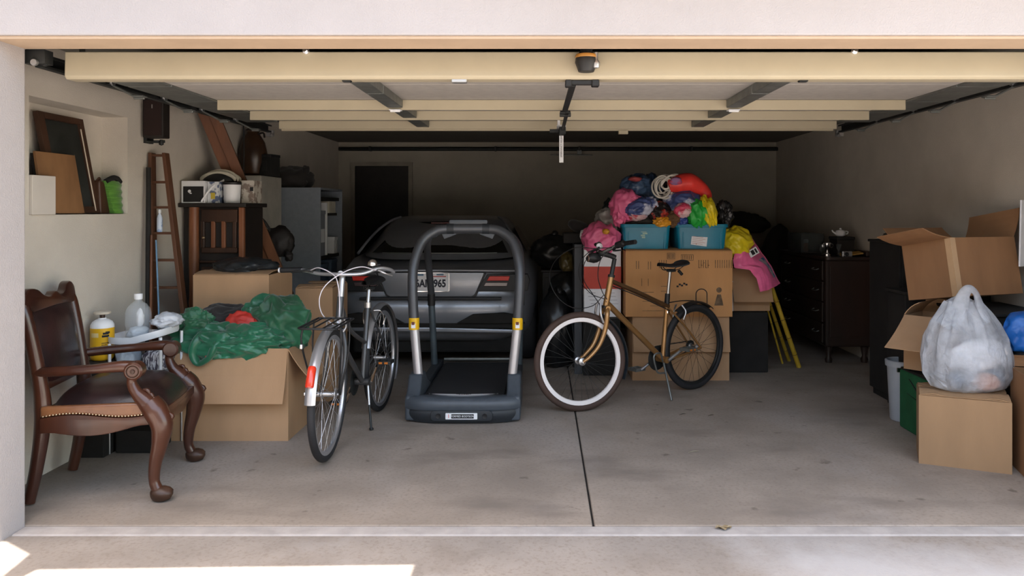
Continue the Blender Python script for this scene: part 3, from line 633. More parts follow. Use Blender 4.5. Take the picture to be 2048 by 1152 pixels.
def bagthing(name, label, c, rad, seed, m, cat='bag', amp=.3, freq=1.8, sub=4, ridge=.6, knot=None, stretch=(1, 1, 1), group=None, flatb=.8):
    o = thing(name, label, cat, (c[0], c[1], c[2]-rad[2]*flatb), group=group)
    MB().blob(c, rad, seed, amp, freq, sub, ridge, flatb=-rad[2]*flatb, stretch=stretch).build('body', m, o, 70, world=True)
    if knot is not None:
        MB().blob(knot, (.03, .03, .04), seed+5, .5, 2.5, 3).build('knot', m, o, 70, world=True)
    return o
bagm = mat('black_fabric', (.014, .012, .011), .8, var=.3, sheen=.2)
bagthing('black_bag', 'slumped black fabric bag on top of the grey steel cabinet', (-2.36, 7.12, 1.685), (.20, .15, .11), 11, bagm, knot=(-2.2, 7.05, 1.76))
bpk = bagthing('dark_backpack', 'dark leather bag hanging by the foot of the leaning planks', (-2.12, 6.10, 1.12), (.12, .09, .13), 15, mat('dark_bag_leather', (.012, .009, .008), .6), knot=(-2.03, 6.07, 1.02))
MB().tube([(-2.16, 6.06, 1.20), (-2.20, 6.0, 1.30), (-2.245, 5.95, 1.345), (-2.28, 5.90, 1.37)], .012, 8, k=4, flat=.5).build('strap', M['black'], bpk, 60, world=True)
# ------------------------------------------------------------------ boxes on the left
b1 = carton('cardboard_box', 'large open cardboard box spilling green cloth beside the armchair', -1.885, 4.747, 0, .71, .366, .552, 0, {'f': 163, 'r': 142, 'l': 165, 'b': 20}, {'f': .325, 'r': .24, 'l': .2, 'b': .12})
def sm(u, v): return (u, v)
bmk = MB()
for i in range(9): bmk.blob((-.055+.02*math.sin(i*2.1), -.201-.0355, .30+.012*math.cos(i*1.7)), (.012, .0012, .010), i, .4, 2, 2)
MB().tube([(-.10, -.2355, .305), (-.07, -.2352, .309), (-.05, -.2355, .302)], .004, 6).build('ink_smudge', M['ink'], b1)
b2 = carton('cardboard_box', 'tall cardboard box standing behind the green cloth, in front of the slatted cabinet', -2.035, 5.185, 0, .496, .46, .965, 0, {'f': -88, 'b': -88}, {'f': .22, 'b': .22})
b3 = carton('cardboard_box', 'smaller cardboard box behind the handlebar of the silver bicycle', -1.66, 5.72, 0, .27, .42, .82, 0, {'l': -88, 'r': -88, 'f': -86, 'b': -86}, {'f': .13, 'b': .13, 'l': .13, 'r': .13})
gcl = mat('green_nylon', (.006, .075, .035), .38, c2=(.014, .15, .07), scale=4, sheen=.3, coat=.15)
gcl2 = mat('dark_green_nylon', (.006, .055, .022), .45, c2=(.012, .12, .05), scale=5, sheen=.3)
redc = mat('red_cloth', (.42, .028, .018), .55, var=.3, scale=6)
blkc = mat('black_cloth', (.016, .013, .013), .8, var=.4, sheen=.2)
o = thing('green_bag', 'crumpled shiny green nylon bag draped over the near rim of the large box', 'bag', (-1.95, 4.7, .45))
for k_, (c, r, sd) in enumerate((((-2.03, 4.66, .585), (.22, .12, .10), 21), ((-1.80, 4.65, .585), (.20, .11, .09), 22), ((-2.13, 4.66, .68), (.10, .09, .09), 24))):
    MB().blob(c, r, sd, .62, 1.25, 5, .75, stretch=(1, 1, 1.4)).build('cloth_fold', gcl if k_ != 2 else gcl2, o, 70, world=True)
MB().tube([(-2.03, 4.62, .64), (-2.06, 4.545, .60), (-2.08, 4.525, .53), (-2.05, 4.522, .475), (-1.99, 4.525, .51), (-1.96, 4.55, .58), (-1.93, 4.63, .62)], [.05, .045, .034, .024, .032, .045, .05], 14, k=6, flat=.6).build('hanging_strap', gcl, o, 70, world=True)
MB().tube([(-2.00, 4.545, .56), (-2.003, 4.522, .52), (-2.005, 4.52, .485)], .012, 8, k=4, flat=.5).build('red_tag', redc, o, 70, world=True)
bagthing('green_jacket', 'dark green nylon jacket heaped at the far right of the large box', (-1.65, 4.78, .66), (.16, .13, .17), 31, gcl2, 'jacket', .6, 1.2, 5, .75, knot=(-1.58, 4.72, .76))
bagthing('green_sack', 'bright green nylon sack loop on the middle of the cloth heap', (-1.76, 4.80, .70), (.13, .10, .115), 33, gcl, 'bag', .6, 1.2, 5, .75)
bagthing('red_cloth', 'bright red folded cloth between the green bags', (-1.86, 4.68, .67), (.095, .055, .085), 41, redc, 'cloth', .35, 1.6, 4, .7, stretch=(1, 1, .6))
bagthing('black_cloth', 'black cloth lying behind the green bag in the large box', (-2.0, 4.80, .68), (.20, .10, .10), 43, blkc, 'cloth', .5, 1.4, 5, .7)
bagthing('dark_red_cloth', 'small dark red cloth at the left of the green heap', (-2.19, 4.72, .60), (.06, .07, .10), 45, mat('maroon_cloth', (.06, .014, .012), .7), 'cloth', .4, 2, 4)
bagthing('dark_tarp', 'dark tarpaulin bundle lying on top of the tall box by the planks', (-2.03, 5.18, 1.005), (.20, .17, .055), 47, mat('dark_tarp', (.018, .021, .024), .4), 'tarp', .4, 1.8, 4)
# ------------------------------------------------------------------ tray stand, bottle, gas cylinder
tz = .635
ts = thing('tray_table', 'white plastic tray table on thin legs behind the armchair', 'table', (-2.33, 4.42, 0))
def tray(u, v):
    a = u*2*PI; c_, s_ = math.cos(a), math.sin(a); r = [0, .55, .86, .93, .96, 1.0, 1.0, .97][int(round(v*7))]; z = [0, 0, 0, .012, .03, .034, .005, -.006][int(round(v*7))]
    sx = abs(c_)**.6*(1 if c_ > 0 else -1); sy = abs(s_)**.6*(1 if s_ > 0 else -1)
    return (-2.325+.17*sx*r, 4.43+.15*sy*r, tz+z+.05*max(0, sx*r)*.9)
MB().grid(tray, 48, 7, cu=True).build('tray', M['white_pl'], ts, 60, world=True)
MB().ring([(.045, 0), (.058, .004), (.058, .014), (.045, .018)], 24, T(-2.215, 4.45, tz+.04)).build('cup_ring', mat('milky_plastic', (.55, .6, .66), .3), ts, world=True)
for x, y in ((-2.17, 4.31), (-2.46, 4.31), (-2.17, 4.56), (-2.46, 4.56)):
    MB().tube([(x, y, tz+(.03 if x > -2.3 else -.005)), (x, y, .3)], .009, 10).build('leg', M['white_pl'], ts, world=True)
    lg = MB().tube([(x, y, .3), (x, y, .004)], .006, 10).build('lower_leg', M['alu'], ts, world=True)
MB().bx(-2.47, -2.16, 4.30, 4.57, .44, .452).build('lower_shelf', M['white_pl'], ts, 0, .004, world=True)
wp = tag(MB().blob((-2.19, 4.43, tz+.11), (.07, .08, .045), 51, .5, 2, 4).build('white_wrapper', mat('milky_film', (.62, .65, .70), .35, alpha=.85), None, 70), 'crumpled white plastic wrapper on the right end of the tray table', 'wrapper')
bt = thing('water_jug', 'big clear plastic bottle with white cap on the tray table', 'bottle', (-2.355, 4.42, tz+.003))
clear = mat('clear_plastic', (.75, .80, .85), .08, var=.02, alpha=.22, spec=.9)
MB().lathe([(.0, .002), (.06, .002), (.068, .012), (.07, .06), (.066, .065), (.066, .075), (.07, .082), (.07, .15), (.062, .18), (.04, .208), (.02, .222), (.018, .238)], 32, None, False, False).build('bottle_wall', clear, bt)
MB().lathe([(.022, .232), (.023, .236), (.023, .262), (.021, .265), (0, .265)], 24).build('cap', M['white_pl'], bt)
MB().blob((.0, .0, .04), (.055, .055, .036), 53, .4, 2.2, 4).build('crumpled_film', mat('grey_film', (.5, .55, .60), .4), bt, 70)
tag(MB().blob((0.01, 0, .12), (.02, .02, .05), 54, .5, 2.2, 3).build('paper_twist', M['paper'], bt, 70))
bagthing('magazine_bundle', 'bundle of printed papers on the lower shelf of the tray table', (-2.24, 4.42, .52), (.08, .1, .068), 55, mat('newsprint', (.55, .55, .57), .8, c2=(.06, .05, .07), scale=40, stretch=(3, 1, .4), thr=(.45, .52)), 'papers', .25, 1.5, 4)
bagthing('clear_bag', 'pale grey plastic bag on the lower shelf of the tray table', (-2.40, 4.40, .535), (.06, .08, .08), 57, mat('grey_bag_film', (.35, .40, .46), .35), 'bag', .35, 1.8, 4)
tag(MB().bx(-2.60, -2.46, 4.25, 4.54, .0, .53).build('side_stand', M['blackmat'], None, 0, .006), 'low black stand by the wall under the yellow gas cylinder', 'stand')
gc_ = thing('gas_cylinder', 'small yellow and white propane cylinder behind the armchair', 'gas cylinder', (-2.53, 4.36, .531))
ylw = mat('cylinder_yellow', (.72, .40, .015), .35, var=.06)
MB().lathe([(.05, 0), (.058, .006), (.062, .02), (.062, .185)], 32, capt=False).build('yellow_body', ylw, gc_)
MB().lathe([(.062, .185), (.061, .20), (.052, .218), (.035, .23), (.022, .234), (.02, .24)], 32, capb=False).build('white_shoulder', M['white_pl'], gc_)
MB().lathe([(.014, .238), (.014, .256), (.02, .258), (.02, .266), (.0, .266)], 16).build('valve', M['wood_dark'], gc_)
MB().lathe([(.042, .262), (.045, .266), (.045, .274), (.03, .28), (0, .28)], 24).build('valve_cap', mat('ivory_plastic', (.6, .53, .43), .5), gc_)
def wrap(n, a0, a1, z0, z1, m, r=.0627):
    return MB().grid(lambda u, v: (r*math.cos(lerp(a0, a1, u)), r*math.sin(lerp(a0, a1, u)), lerp(z0, z1, v)), 8, 1).build(n, m, gc_)
wrap('label_sticker', math.radians(-120), math.radians(-78), .135, .16, mat('faded_label', (.72, .55, .25), .5))
for z, a0, a1 in ((.15, -58, -30), (.135, -62, -28), (.155, -46, -24), (.1, -64, -26), (.09, -64, -40)):
    wrap('black_lettering', math.radians(a0), math.radians(a1), z, z+(.012 if z > .12 else .004), M['ink_blk'], .0629)
tag(MB().blob((-2.475, 4.44, .60+.05), (.045, .06, .055), 59, .4, 2.2, 4, flatb=-.045).build('black_pouch', M['blackmat'], None, 70), 'small black pouch between the gas cylinder and the bottle', 'pouch').location.z = -.072
tag(MB().bx(-2.44, -2.22, 4.33, 4.54, .0, .13).build('floor_crate', M['blackmat'], None, 0, .01), 'low black crate on the floor under the tray table', 'crate')
# ------------------------------------------------------------------ bicycles
rubber = mat('tyre_rubber', (.018, .018, .02), .7, var=.2)
def wheel(o, nm, u, z, r, tm, rm, tr=.021, rd=.02, S=None, spm=None, ns=28):
    S = S if S is not None else Matrix.Identity(4)
    A = S @ T(u, 0, z) @ RX(90)
    tyre = [(r-tr+tr*math.cos(a), tr*math.sin(a)*1.02) for a in [2*PI*i/12 for i in range(12)]]
    ri = r-2*tr
    rim = MB().ring([(ri+.006, -.013), (ri+.006, .013), (ri-rd, .011), (ri-rd-.004, .004), (ri-rd-.004, -.004), (ri-rd, -.011)], 64, A).build(nm, rm, o)
    MB().ring(tyre, 64, A).build('tyre', tm, rim)
    MB().lathe([(.008, -.055), (.008, -.048), (.026, -.04), (.026, -.035), (.015, -.03), (.015, .03), (.026, .035), (.026, .04), (.008, .048), (.008, .055)], 16, A).build('hub', M['alu'], rim)
    sp = MB()
    for i in range(ns):
        a = 2*PI*i/ns; b = a+(.5 if i % 4 < 2 else -.5); zz = .036 if i % 2 else -.036
        sp.tube([(.024*math.cos(b), .024*math.sin(b), zz), ((ri-rd)*math.cos(a), (ri-rd)*math.sin(a), 0)], .0011, 5, M=A)
    sp.build('spokes', spm or M['alu'], rim, smooth=60)
    return rim
def fender(o, nm, u, z, r, a0, a1, m, S=None, w=.028, n=24):
    S = S if S is not None else Matrix.Identity(4)
    def fn(i, j):
        a = math.radians(lerp(a0, a1, i)); b = (j-.5)*2
        rr = r-.016*b*b*1.0; return (u+rr*math.cos(a), w*b, z+rr*math.sin(a))
    def fi(i, j):
        a = math.radians(lerp(a0, a1, i)); b = (j-.5)*2
        rr = r-.003-.016*b*b*1.0; return (u+rr*math.cos(a), w*b, z+rr*math.sin(a))
    return MB(S).grid(fn, n, 8).grid(fi, n, 8).build(nm, m, o, 70)
def saddle(o, u, z, m, L=.27, W_=.075, rz=0):
    A = T(u, 0, z) @ RZ(rz)
    def top(i, j):
        x = lerp(.5, -.5, i)*L; f_ = i; hw = .016+W_*(max(0, f_-.25)/.75)**1.4 if f_ > .25 else .016+.003*f_
        hw *= (1-max(0, f_-.93)*4); a = (j-.5)*PI*1.15
        return (x, hw*math.sin(a), .022*math.cos(a)*1.0+.014*math.cos((f_-.5)*PI*2)*-.5+(.012 if f_ > .8 else 0)*(f_-.8)*5)
    s_ = MB().grid(top, 24, 14, M=A).grid(lambda i, j: Vector(top(i, 0)).lerp(Vector(top(i, 1)), j), 24, 4, M=A).build('saddle', m, o, 60)
    rl = MB()
    for y in (-.02, .02): rl.tube([(.1, y*.6, -.005), (.06, y, -.03), (-.05, y, -.03), (-.1, y*1.6, -.005)], .0035, 6, k=4, M=A)
    rl.cbx((0, 0, -.035), (.05, .05, .02), A)
    rl.build('seat_rails', M['darkmetal'], s_)
    return s_
def pedal(o, M_, m=None):
    mb = MB(M_).bx(-.045, .045, -.008, .008, -.012, .012)
    mb = MB(M_); mb.bx(-.048, .048, -.045, -.036, -.011, .011).bx(-.048, .048, .036, .045, -.011, .011).bx(-.048, -.04, -.036, .036, -.011, .011).bx(.04, .048, -.036, .036, -.011, .011).cyl((0, -.05, 0), (0, .045, 0), .008)
    p = mb.build('pedal', m or M['darkmetal'], o, 40, .002)
    rf = MB(M_).bx(-.03, .03, -.047, -.0452, -.006, .006).build('reflector', mat('amber_reflector', (.5, .14, .01), .3), p, 0)
    return p

# --- silver-and-grey town bicycle seen head on
h1 = Vector((-.075, -1.047, 0)); rz1 = math.atan2(h1.y, h1.x)
bk = thing('city_bicycle', 'grey and silver town bicycle with front rack standing between carton and treadmill', 'bicycle', (-1.125, 5.28, 0), rz1)
r1 = .362; wb = 1.05
gry = mat('dark_grey_frame', (.06, .06, .062), .4, metal=.3, coat=.3)
sil = mat('silver_paint', (.50, .51, .54), .28, metal=.75, var=.05)
wheel(bk, 'rear_wheel', 0, r1, r1, rubber, sil, .02, .016)
hb, ht = Vector((.875, 0, .70)), Vector((.83, 0, .88))
Sst = T(*hb) @ Matrix.Rotation(math.radians(5), 4, (ht-hb).normalized()) @ T(*(-hb))
wheel(bk, 'front_wheel', wb, r1, r1, rubber, sil, .02, .016, Sst)
bb = Vector((.42, 0, .29)); st_ = Vector((.30, 0, .76)); sp_ = Vector((.275, 0, .865))
def bt_(n, pts, r, m=gry, k=0, S=None, nn=12, flat=1): return MB(S).tube(pts, r, nn, k=k, flat=flat).build(n, m, bk, 60)
bt_('seat_tube', [bb, st_], .017); bt_('seat_post', [st_, sp_], .0125, M['alu'])
bt_('seat_clamp', [st_-Vector((0, 0, .01)), st_+Vector((0, 0, .025))], .023, M['alu'])
bt_('head_tube', [hb, ht], .02, gry); bt_('down_tube', [hb.lerp(ht, .2), Vector((.75, 0, .56)), bb], .017, k=4); bt_('top_tube', [hb.lerp(ht, .8), Vector((.66, 0, .66)), Vector((.36, 0, .53))], .013, k=4)
for s in (-1, 1):
    bt_('chain_stay', [bb+Vector((0, s*.02, 0)), (.2, s*.045, .33), (0, s*.06, r1)], .009, k=4); bt_('seat_stay', [(.305, s*.016, .74), (0, s*.06, r1)], .007)
    bt_('fork_blade', [(.878, s*.03, .685), (.90, s*.05, .60), (.94, s*.052, .47), (wb-.01, s*.052, r1)], [.014, .013, .011, .008], gry, 5, Sst)
bt_('fork_crown', [(.875, -.035, .69), (.875, .035, .69)], .016, gry, 0, Sst)
bt_('quill_stem', [ht-Vector((0, 0, .17)), ht, Vector((.797, 0, 1.01))], [.019, .0185, .0175], sil, 0, Sst)
bt_('stem_head', [(.80, 0, 1.012), (.845, 0, 1.018)], .017, sil, 0, Sst); bt_('headset', [hb+Vector((-.002, 0, .03)), hb+Vector((-.008, 0, .05))], .026, M['alu'], 0, Sst)
bars = [(.72, -.385, 1.02), (.735, -.27, 1.026), (.80, -.14, 1.012), (.85, -.03, 1.014), (.85, .03, 1.014), (.81, .12, 1.018), (.745, .20, 1.045), (.69, .255, 1.035), (.65, .275, 1.015)]
hbn = bt_('handlebar', bars, .0112, sil, 6, Sst)
MB(Sst).tube([(.735, -.26, 1.027), (.718, -.39, 1.02)], .0165, 12).build('grip', M['black'], hbn, 60); MB(Sst).lathe([(0, 0), (.015, .001), (.016, .008), (.01, .012), (0, .012)], 14, T(.717, -.403, 1.02) @ RX(-90)).build('grip_end', M['white_pl'], hbn)
MB(Sst).tube([(.79, -.18, 1.028), (.80, -.21, 1.03), (.77, -.31, 1.012)], [.01, .008, .005], 8, k=4).bx(.745, .80, -.205, -.175, 1.015, 1.04).build('brake_lever', M['darkmetal'], hbn, 50); MB(Sst).tube([(.76, .205, 1.035), (.77, .24, 1.02), (.73, .28, 1.0)], [.009, .007, .004], 8, k=4).build('brake_lever', M['alu'], hbn, 60)
bl = MB(Sst).lathe([(0, -.012), (.028, -.012), (.03, -.004), (.027, .01), (.016, .022), (0, .027)], 24, T(.77, .17, 1.075)).build('bell', M['chrome'], hbn); MB(Sst).cyl((.77, .17, 1.035), (.77, .17, 1.066), .007).tube([(.77, .19, 1.065), (.765, .215, 1.07)], .004, 8).build('bell_base', M['black'], bl)
whc = mat('pale_cable', (.62, .58, .62), .4)
for pts in ([(.80, -.19, 1.03), (.86, -.12, 1.05), (.89, -.03, 1.015), (.90, .0, .96), (.90, .012, .85), (.905, .012, .70)], [(.77, .19, 1.035), (.85, .12, 1.06), (.90, .03, 1.03), (.93, -.06, .96), (.935, -.095, .88), (.925, -.08, .79), (.91, -.01, .72)]):
    bt_('brake_cable', pts, .0032, whc, 8, Sst, 6)
saddle(bk, .255, .905, M['black'], .26, .07)
fender(bk, 'front_fender', wb, r1, r1+.022, 5, 150, sil, Sst); fender(bk, 'rear_fender', 0, r1, r1+.022, 20, 215, sil)
a_ = math.radians(26); rc = (wb+(r1+.034)*math.cos(a_), 0, r1+(r1+.034)*math.sin(a_))
MB(Sst).lathe([(0, -.055), (.018, -.055), (.022, -.048), (.022, .045), (.016, .055), (0, .055)], 16, T(*rc) @ RY(-26)).build('red_reflector', mat('red_reflector', (.62, .035, .012), .25, coat=.6), bk)
# front rack
rk = MB(Sst)
zr = .768
for y in (-.075, -.025, .025, .075): rk.tube([(.93, y, zr), (1.30, y, zr)], .0045, 8)
rk.tube([(.93, -.10, zr), (1.30, -.10, zr), (1.32, -.08, zr), (1.32, .08, zr), (1.30, .10, zr), (.93, .10, zr), (.93, -.10, zr)], .006, 8)
rkk = rk.build('front_rack', M['black'], bk, 60)
for s in (-1, 1):
    MB(Sst).tube([(1.22, s*.10, zr), (1.22, s*.105, .66), (1.10, s*.07, r1+.04), (wb, s*.065, r1)], .0055, 8, k=4).build('rack_strut', M['black'], rkk, 60)
    MB(Sst).tube([(1.02, s*.10, zr), (1.03, s*.10, .6), (wb, s*.065, r1)], .005, 8, k=3).build('rack_strut', M['black'], rkk, 60)
MB(Sst).bx(1.21, 1.235, -.112, -.098, .645, .67).build('rack_bolt', M['alu'], rkk, 0, .003)
bt_('front_hub_dynamo', [(wb, -.115, r1), (wb, -.05, r1)], .016, M['alu'], 0, Sst, 16); bt_('hub_nut', [(wb, -.135, r1), (wb, -.115, r1)], .011, M['chrome'], 0, Sst, 6)
for s in (-1, 1):
    bt_('caliper_brake', [(.92, s*.01, .77), (.925, s*.045, .765), (.915, s*.055, .72), (.92, s*.04, .69)], .006, M['alu'], 5, Sst, 8); bt_('rear_brake', [(.22, s*.015, .72), (.20, s*.055, .715), (.17, s*.07, .66), (.17, s*.065, .62)], .005, M['chrome'], 5, None, 8)
ck = bt_('bottom_bracket', [bb-Vector((0, .045, 0)), bb+Vector((0, .045, 0))], .022, gry)
MB().lathe([(.02, -.002), (.085, -.002), (.088, 0), (.085, .002), (.02, .002)], 36, T(bb.x, -.05, bb.z) @ RX(90)).build('chainring', M['darkmetal'], ck)
MB().tube([(bb.x, .055, bb.z), (bb.x-.12, .065, bb.z+.105)], .009, 8).build('crank_arm', M['chrome'], ck); MB().tube([(bb.x, -.06, bb.z), (bb.x+.12, -.07, bb.z-.105)], .009, 8).build('crank_arm', M['chrome'], ck)
pedal(bk, T(bb.x-.12, .115, bb.z+.105) @ RZ(90)); pedal(bk, T(bb.x+.12, -.115, bb.z-.105) @ RZ(90))
ks = bt_('kickstand', [(.40, .03, .28), (.45, .055, .14)], .009, M['alu']); MB().tube([(.45, .055, .15), (.49, .08, .008)], .0075, 8).lathe([(.012, -.006), (.014, 0), (.012, .006)], 10, T(.492, .081, .01)).build('stand_foot', M['darkmetal'], ks)

# --- gold bicycle
h2 = Vector((-.807, -.59, 0)); rz2 = math.atan2(h2.y, h2.x)
gb = thing('gold_bicycle', 'gold framed bicycle with whitewall-rimmed front wheel before the carton stack', 'bicycle', (1.176, 5.89, 0), rz2)
gold = mat('gold_paint', (.32, .165, .055), .32, metal=.55, c2=(.40, .215, .08), scale=3, coat=.4)
goldd = mat('bronze_paint', (.13, .066, .028), .35, metal=.5, coat=.3)
r2 = .342
brn = mat('brown_tyre', (.055, .032, .024), .75, var=.15); whr = mat('white_rim', (.78, .74, .73), .35, var=.03)
hb, ht = Vector((.903, 0, .712)), Vector((.853, 0, .912))
S2 = T(*hb) @ Matrix.Rotation(math.radians(-17), 4, (ht-hb).normalized()) @ T(*(-hb))
wheel(gb, 'rear_wheel', 0, .33, .33, rubber, M['darkmetal'], .022, .012, None, M['darkmetal'], 28)
wheel(gb, 'front_wheel', 1.112, r2, r2, brn, whr, .023, .022, S2, M['darkmetal'], 32)
def g_(n, pts, r, m=gold, k=0, S=None, nn=12, flat=1, par=None): return MB(S).tube(pts, r, nn, k=k, flat=flat).build(n, m, par or gb, 60)
bb = Vector((.342, 0, .272)); stt = Vector((.296, 0, .675))
g_('head_tube', [hb, ht], .022); g_('seat_tube', [bb, stt], .0175); g_('down_tube', [hb.lerp(ht, .12), bb], .021)
for s in (-1, 1): g_('top_tube', [hb.lerp(ht, .88)+Vector((0, s*.013, 0)), Vector((.60, s*.019, .79)), stt+Vector((0, s*.018, -.01))], .0135, goldd, 4)
g_('cable_housing', [hb.lerp(ht, .8)+Vector((0, .03, -.02)), Vector((.62, .036, .765)), stt+Vector((0, .03, -.04))], .004, M['black'], 5)
g_('seat_clamp', [stt-Vector((0, 0, .06)), stt-Vector((0, 0, .045))], .021, M['chrome']); g_('seat_collar', [stt, stt+Vector((-.008, 0, .085))], .02, M['black']); g_('seat_post', [stt, Vector((.262, 0, .925))], .0125, M['chrome'])
saddle(gb, .25, .968, M['black'], .27, .075)
g_('under_seat_clip', [(.20, .03, .93), (.17, .035, .90)], .012, M['darkmetal'])
for s in (-1, 1):
    g_('chain_stay', [bb+Vector((0, s*.02, 0)), (.2, s*.05, .29), (-.01, s*.062, .33)], .010, gold, 4); g_('seat_stay', [stt+Vector((0, s*.016, -.02)), (.14, s*.045, .50), (-.01, s*.062, .33)], .008, gold, 4)
    g_('fork_blade', [(.903, s*.02, .71), (.915, s*.046, .66), (.935, s*.05, .56), (.985, s*.05, .45), (1.06, s*.05, .375), (1.112, s*.05, r2)], [.016, .018, .017, .015, .013, .011], gold, 5, S2)
g_('fork_crown', [(.905, -.045, .695), (.905, .045, .695)], .019, gold, 0, S2); g_('headset', [hb-Vector((-.004, 0, .016)), hb], .03, M['darkmetal'], 0, S2); g_('headset_top', [ht, ht+Vector((-.004, 0, .018))], .025, M['darkmetal'], 0, S2)
g_('steerer', [ht, Vector((.82, 0, 1.045))], .0155, M['darkmetal'], 0, S2)
g_('stem', [(.818, 0, 1.05), (.85, 0, 1.065), (.94, 0, 1.09)], [.021, .019, .02], M['black'], 4, S2)
hbr = g_('handlebar', [(.83, -.29, 1.15), (.86, -.17, 1.14), (.93, -.05, 1.093), (.94, 0, 1.09), (.93, .05, 1.093), (.86, .17, 1.14), (.83, .29, 1.15)], .0115, M['chrome'], 6, S2)
for s in (-1, 1):
    g_('grip', [(.842, s*.23, 1.146), (.815, s*.33, 1.152)], .0155, M['black'], 0, S2, 12, 1, hbr)
    g_('shifter', [(.868, s*.15, 1.135), (.845, s*.21, 1.148)], .024, M['alu'] if s < 0 else M['black'], 0, S2, 12, 1, hbr)
    g_('brake_lever', [(.88, s*.15, 1.12), (.915, s*.19, 1.10), (.90, s*.28, 1.10)], [.010, .007, .005], M['darkmetal'], 5, S2, 8, 1, hbr)
MB(S2).blob((.975, -.02, 1.055), (.055, .045, .035), 61, .25, 2, 3).build('front_lamp', M['black'], gb, 60)
MB(S2).lathe([(0, 0), (.025, 0), (.022, .006), (0, .008)], 16, T(1.02, -.01, 1.05) @ RY(90)).build('lamp_lens', mat('smoked_lens', (.12, .07, .05), .2), gb)
for pts in ([(.90, .14, 1.12), (1.03, .10, 1.11), (1.10, .03, 1.02), (1.09, .0, .90), (1.0, -.02, .80), (.92, .0, .765), (.905, .02, .74)], [(.90, -.14, 1.12), (1.06, -.16, 1.13), (1.22, -.12, 1.05), (1.30, -.05, .93), (1.27, 0, .80), (1.16, .02, .715), (1.02, .03, .72), (.93, .03, .79)], [(.89, .16, 1.12), (.98, .13, 1.05), (.99, .08, .93), (.95, .05, .82), (.91, .04, .76)], [(.89, -.16, 1.12), (.99, -.15, 1.02), (1.03, -.08, .9), (1.0, .0, .80), (.96, .03, .72), (.955, .03, .66)]):
    g_('brake_cable', pts, .003, M['black'], 8, S2, 6)
for s in (-1, 1): g_('v_brake', [(.945, s*.045, .60), (.965, s*.05, .66), (.955, s*.03, .735)], .008, M['alu'], 4, S2, 8); g_('rear_brake', [(.175, s*.055, .56), (.155, s*.06, .62), (.165, s*.03, .665)], .007, M['alu'], 4, None, 8)
fender(gb, 'rear_fender', 0, .33, .33+.025, 55, 125, M['black'], None, .03); g_('fender_stay', [(0, 0, .685), (.15, 0, .695), (.28, 0, .69)], .004, M['black'], 3, None, 6)
fender(gb, 'front_fender', 1.112, r2, r2+.024, 120, 205, mat('smoke_blue_plastic', (.03, .04, .05), .35), S2, .028)
ck = g_('bottom_bracket', [bb-Vector((0, .05, 0)), bb+Vector((0, .05, 0))], .026, gold)
MB().lathe([(.03, -.002), (.088, -.003), (.092, 0), (.088, .003), (.03, .002)], 40, T(bb.x, -.055, bb.z) @ RX(90)).build('chainring', M['darkmetal'], ck)
chn = []
for i in range(40):
    a = 2*PI*i/40; R_ = .09 if math.cos(a) > 0 else .035; cx_ = bb.x if math.cos(a) > 0 else 0; cz_ = bb.z if math.cos(a) > 0 else .33
    chn.append((cx_+R_*math.cos(a), -.055, cz_+R_*math.sin(a)))
MB().tube(chn, .004, 6, closed=True).build('chain', M['darkmetal'], ck)
MB().lathe([(.01, -.012), (.045, -.01), (.03, .012), (.01, .012)], 24, T(0, -.045, .33) @ RX(90)).build('cassette', M['darkmetal'], ck)
d_ = Vector((math.cos(math.radians(-28)), 0, math.sin(math.radians(-28))))*.165
MB().tube([bb+Vector((0, .06, 0)), bb-d_*1.0+Vector((0, .075, 0))], [.013, .010], 10).build('crank_arm', M['alu'], ck); MB().tube([bb+Vector((0, -.065, 0)), bb+d_+Vector((0, -.08, 0))], [.013, .010], 10).build('crank_arm', M['alu'], ck)
q = bb-d_; pedal(gb, T(q.x, .125, q.z) @ RZ(180), M['galv']); q = bb+d_; pedal(gb, T(q.x, -.125, q.z), M['galv'])
MB().tube([(.40, .06, .27), (.45, .085, .34), (.52, .09, .33), (.50, .09, .24), (.47, .085, .20), (.40, .085, .19)], .007, 8, k=5).build('kickstand', M['galv'], gb, 60)
g_('kickstand_leg', [(.36, .03, .25), (.40, .12, .10), (.42, .17, .008)], .008, M['galv'], 3)
# ------------------------------------------------------------------ treadmill
TX = -.523
tm = thing('treadmill', 'grey folding treadmill with arched handrails parked behind the car', 'treadmill', (TX, 5.5, 0))
def tp(n, mb, m, smooth=40, bevel=0, seg=2, par=None): return mb.build(n, m, par or tm, smooth, bevel, seg, world=True) if par is None else mb.build(n, m, par, smooth, bevel, seg)
tgr = mat('slate_plastic', (.055, .066, .080), .42, var=.08, scale=20); tdk = mat('charcoal_plastic', (.020, .024, .029), .5)
def hood(u, v):      # front apron swept in plan, higher at the two post feet
    x = (u-.5)*.755; e = abs(2*u-1); yf = 4.905+.07*e**4
    k = int(round(v*7))
    yo = [.0, -.012, -.004, .015, .035, .085, .155, .165][k]; zz = [.088, .10, .145, .165, .172, .168, .155, .10][k]
    return (TX+x, yf+yo, zz)
tp('front_apron', MB().grid(hood, 40, 7), tgr, 60)
def skirt(u, v):
    x = (u-.5)*(.755-.02*(1-v)); e = abs(2*u-1); return (TX+x, 4.925+.07*e**4-.02*math.sin(v*PI*.8), .006+.086*v)
tp('front_skirt', MB().grid(skirt, 40, 6), tdk, 60)
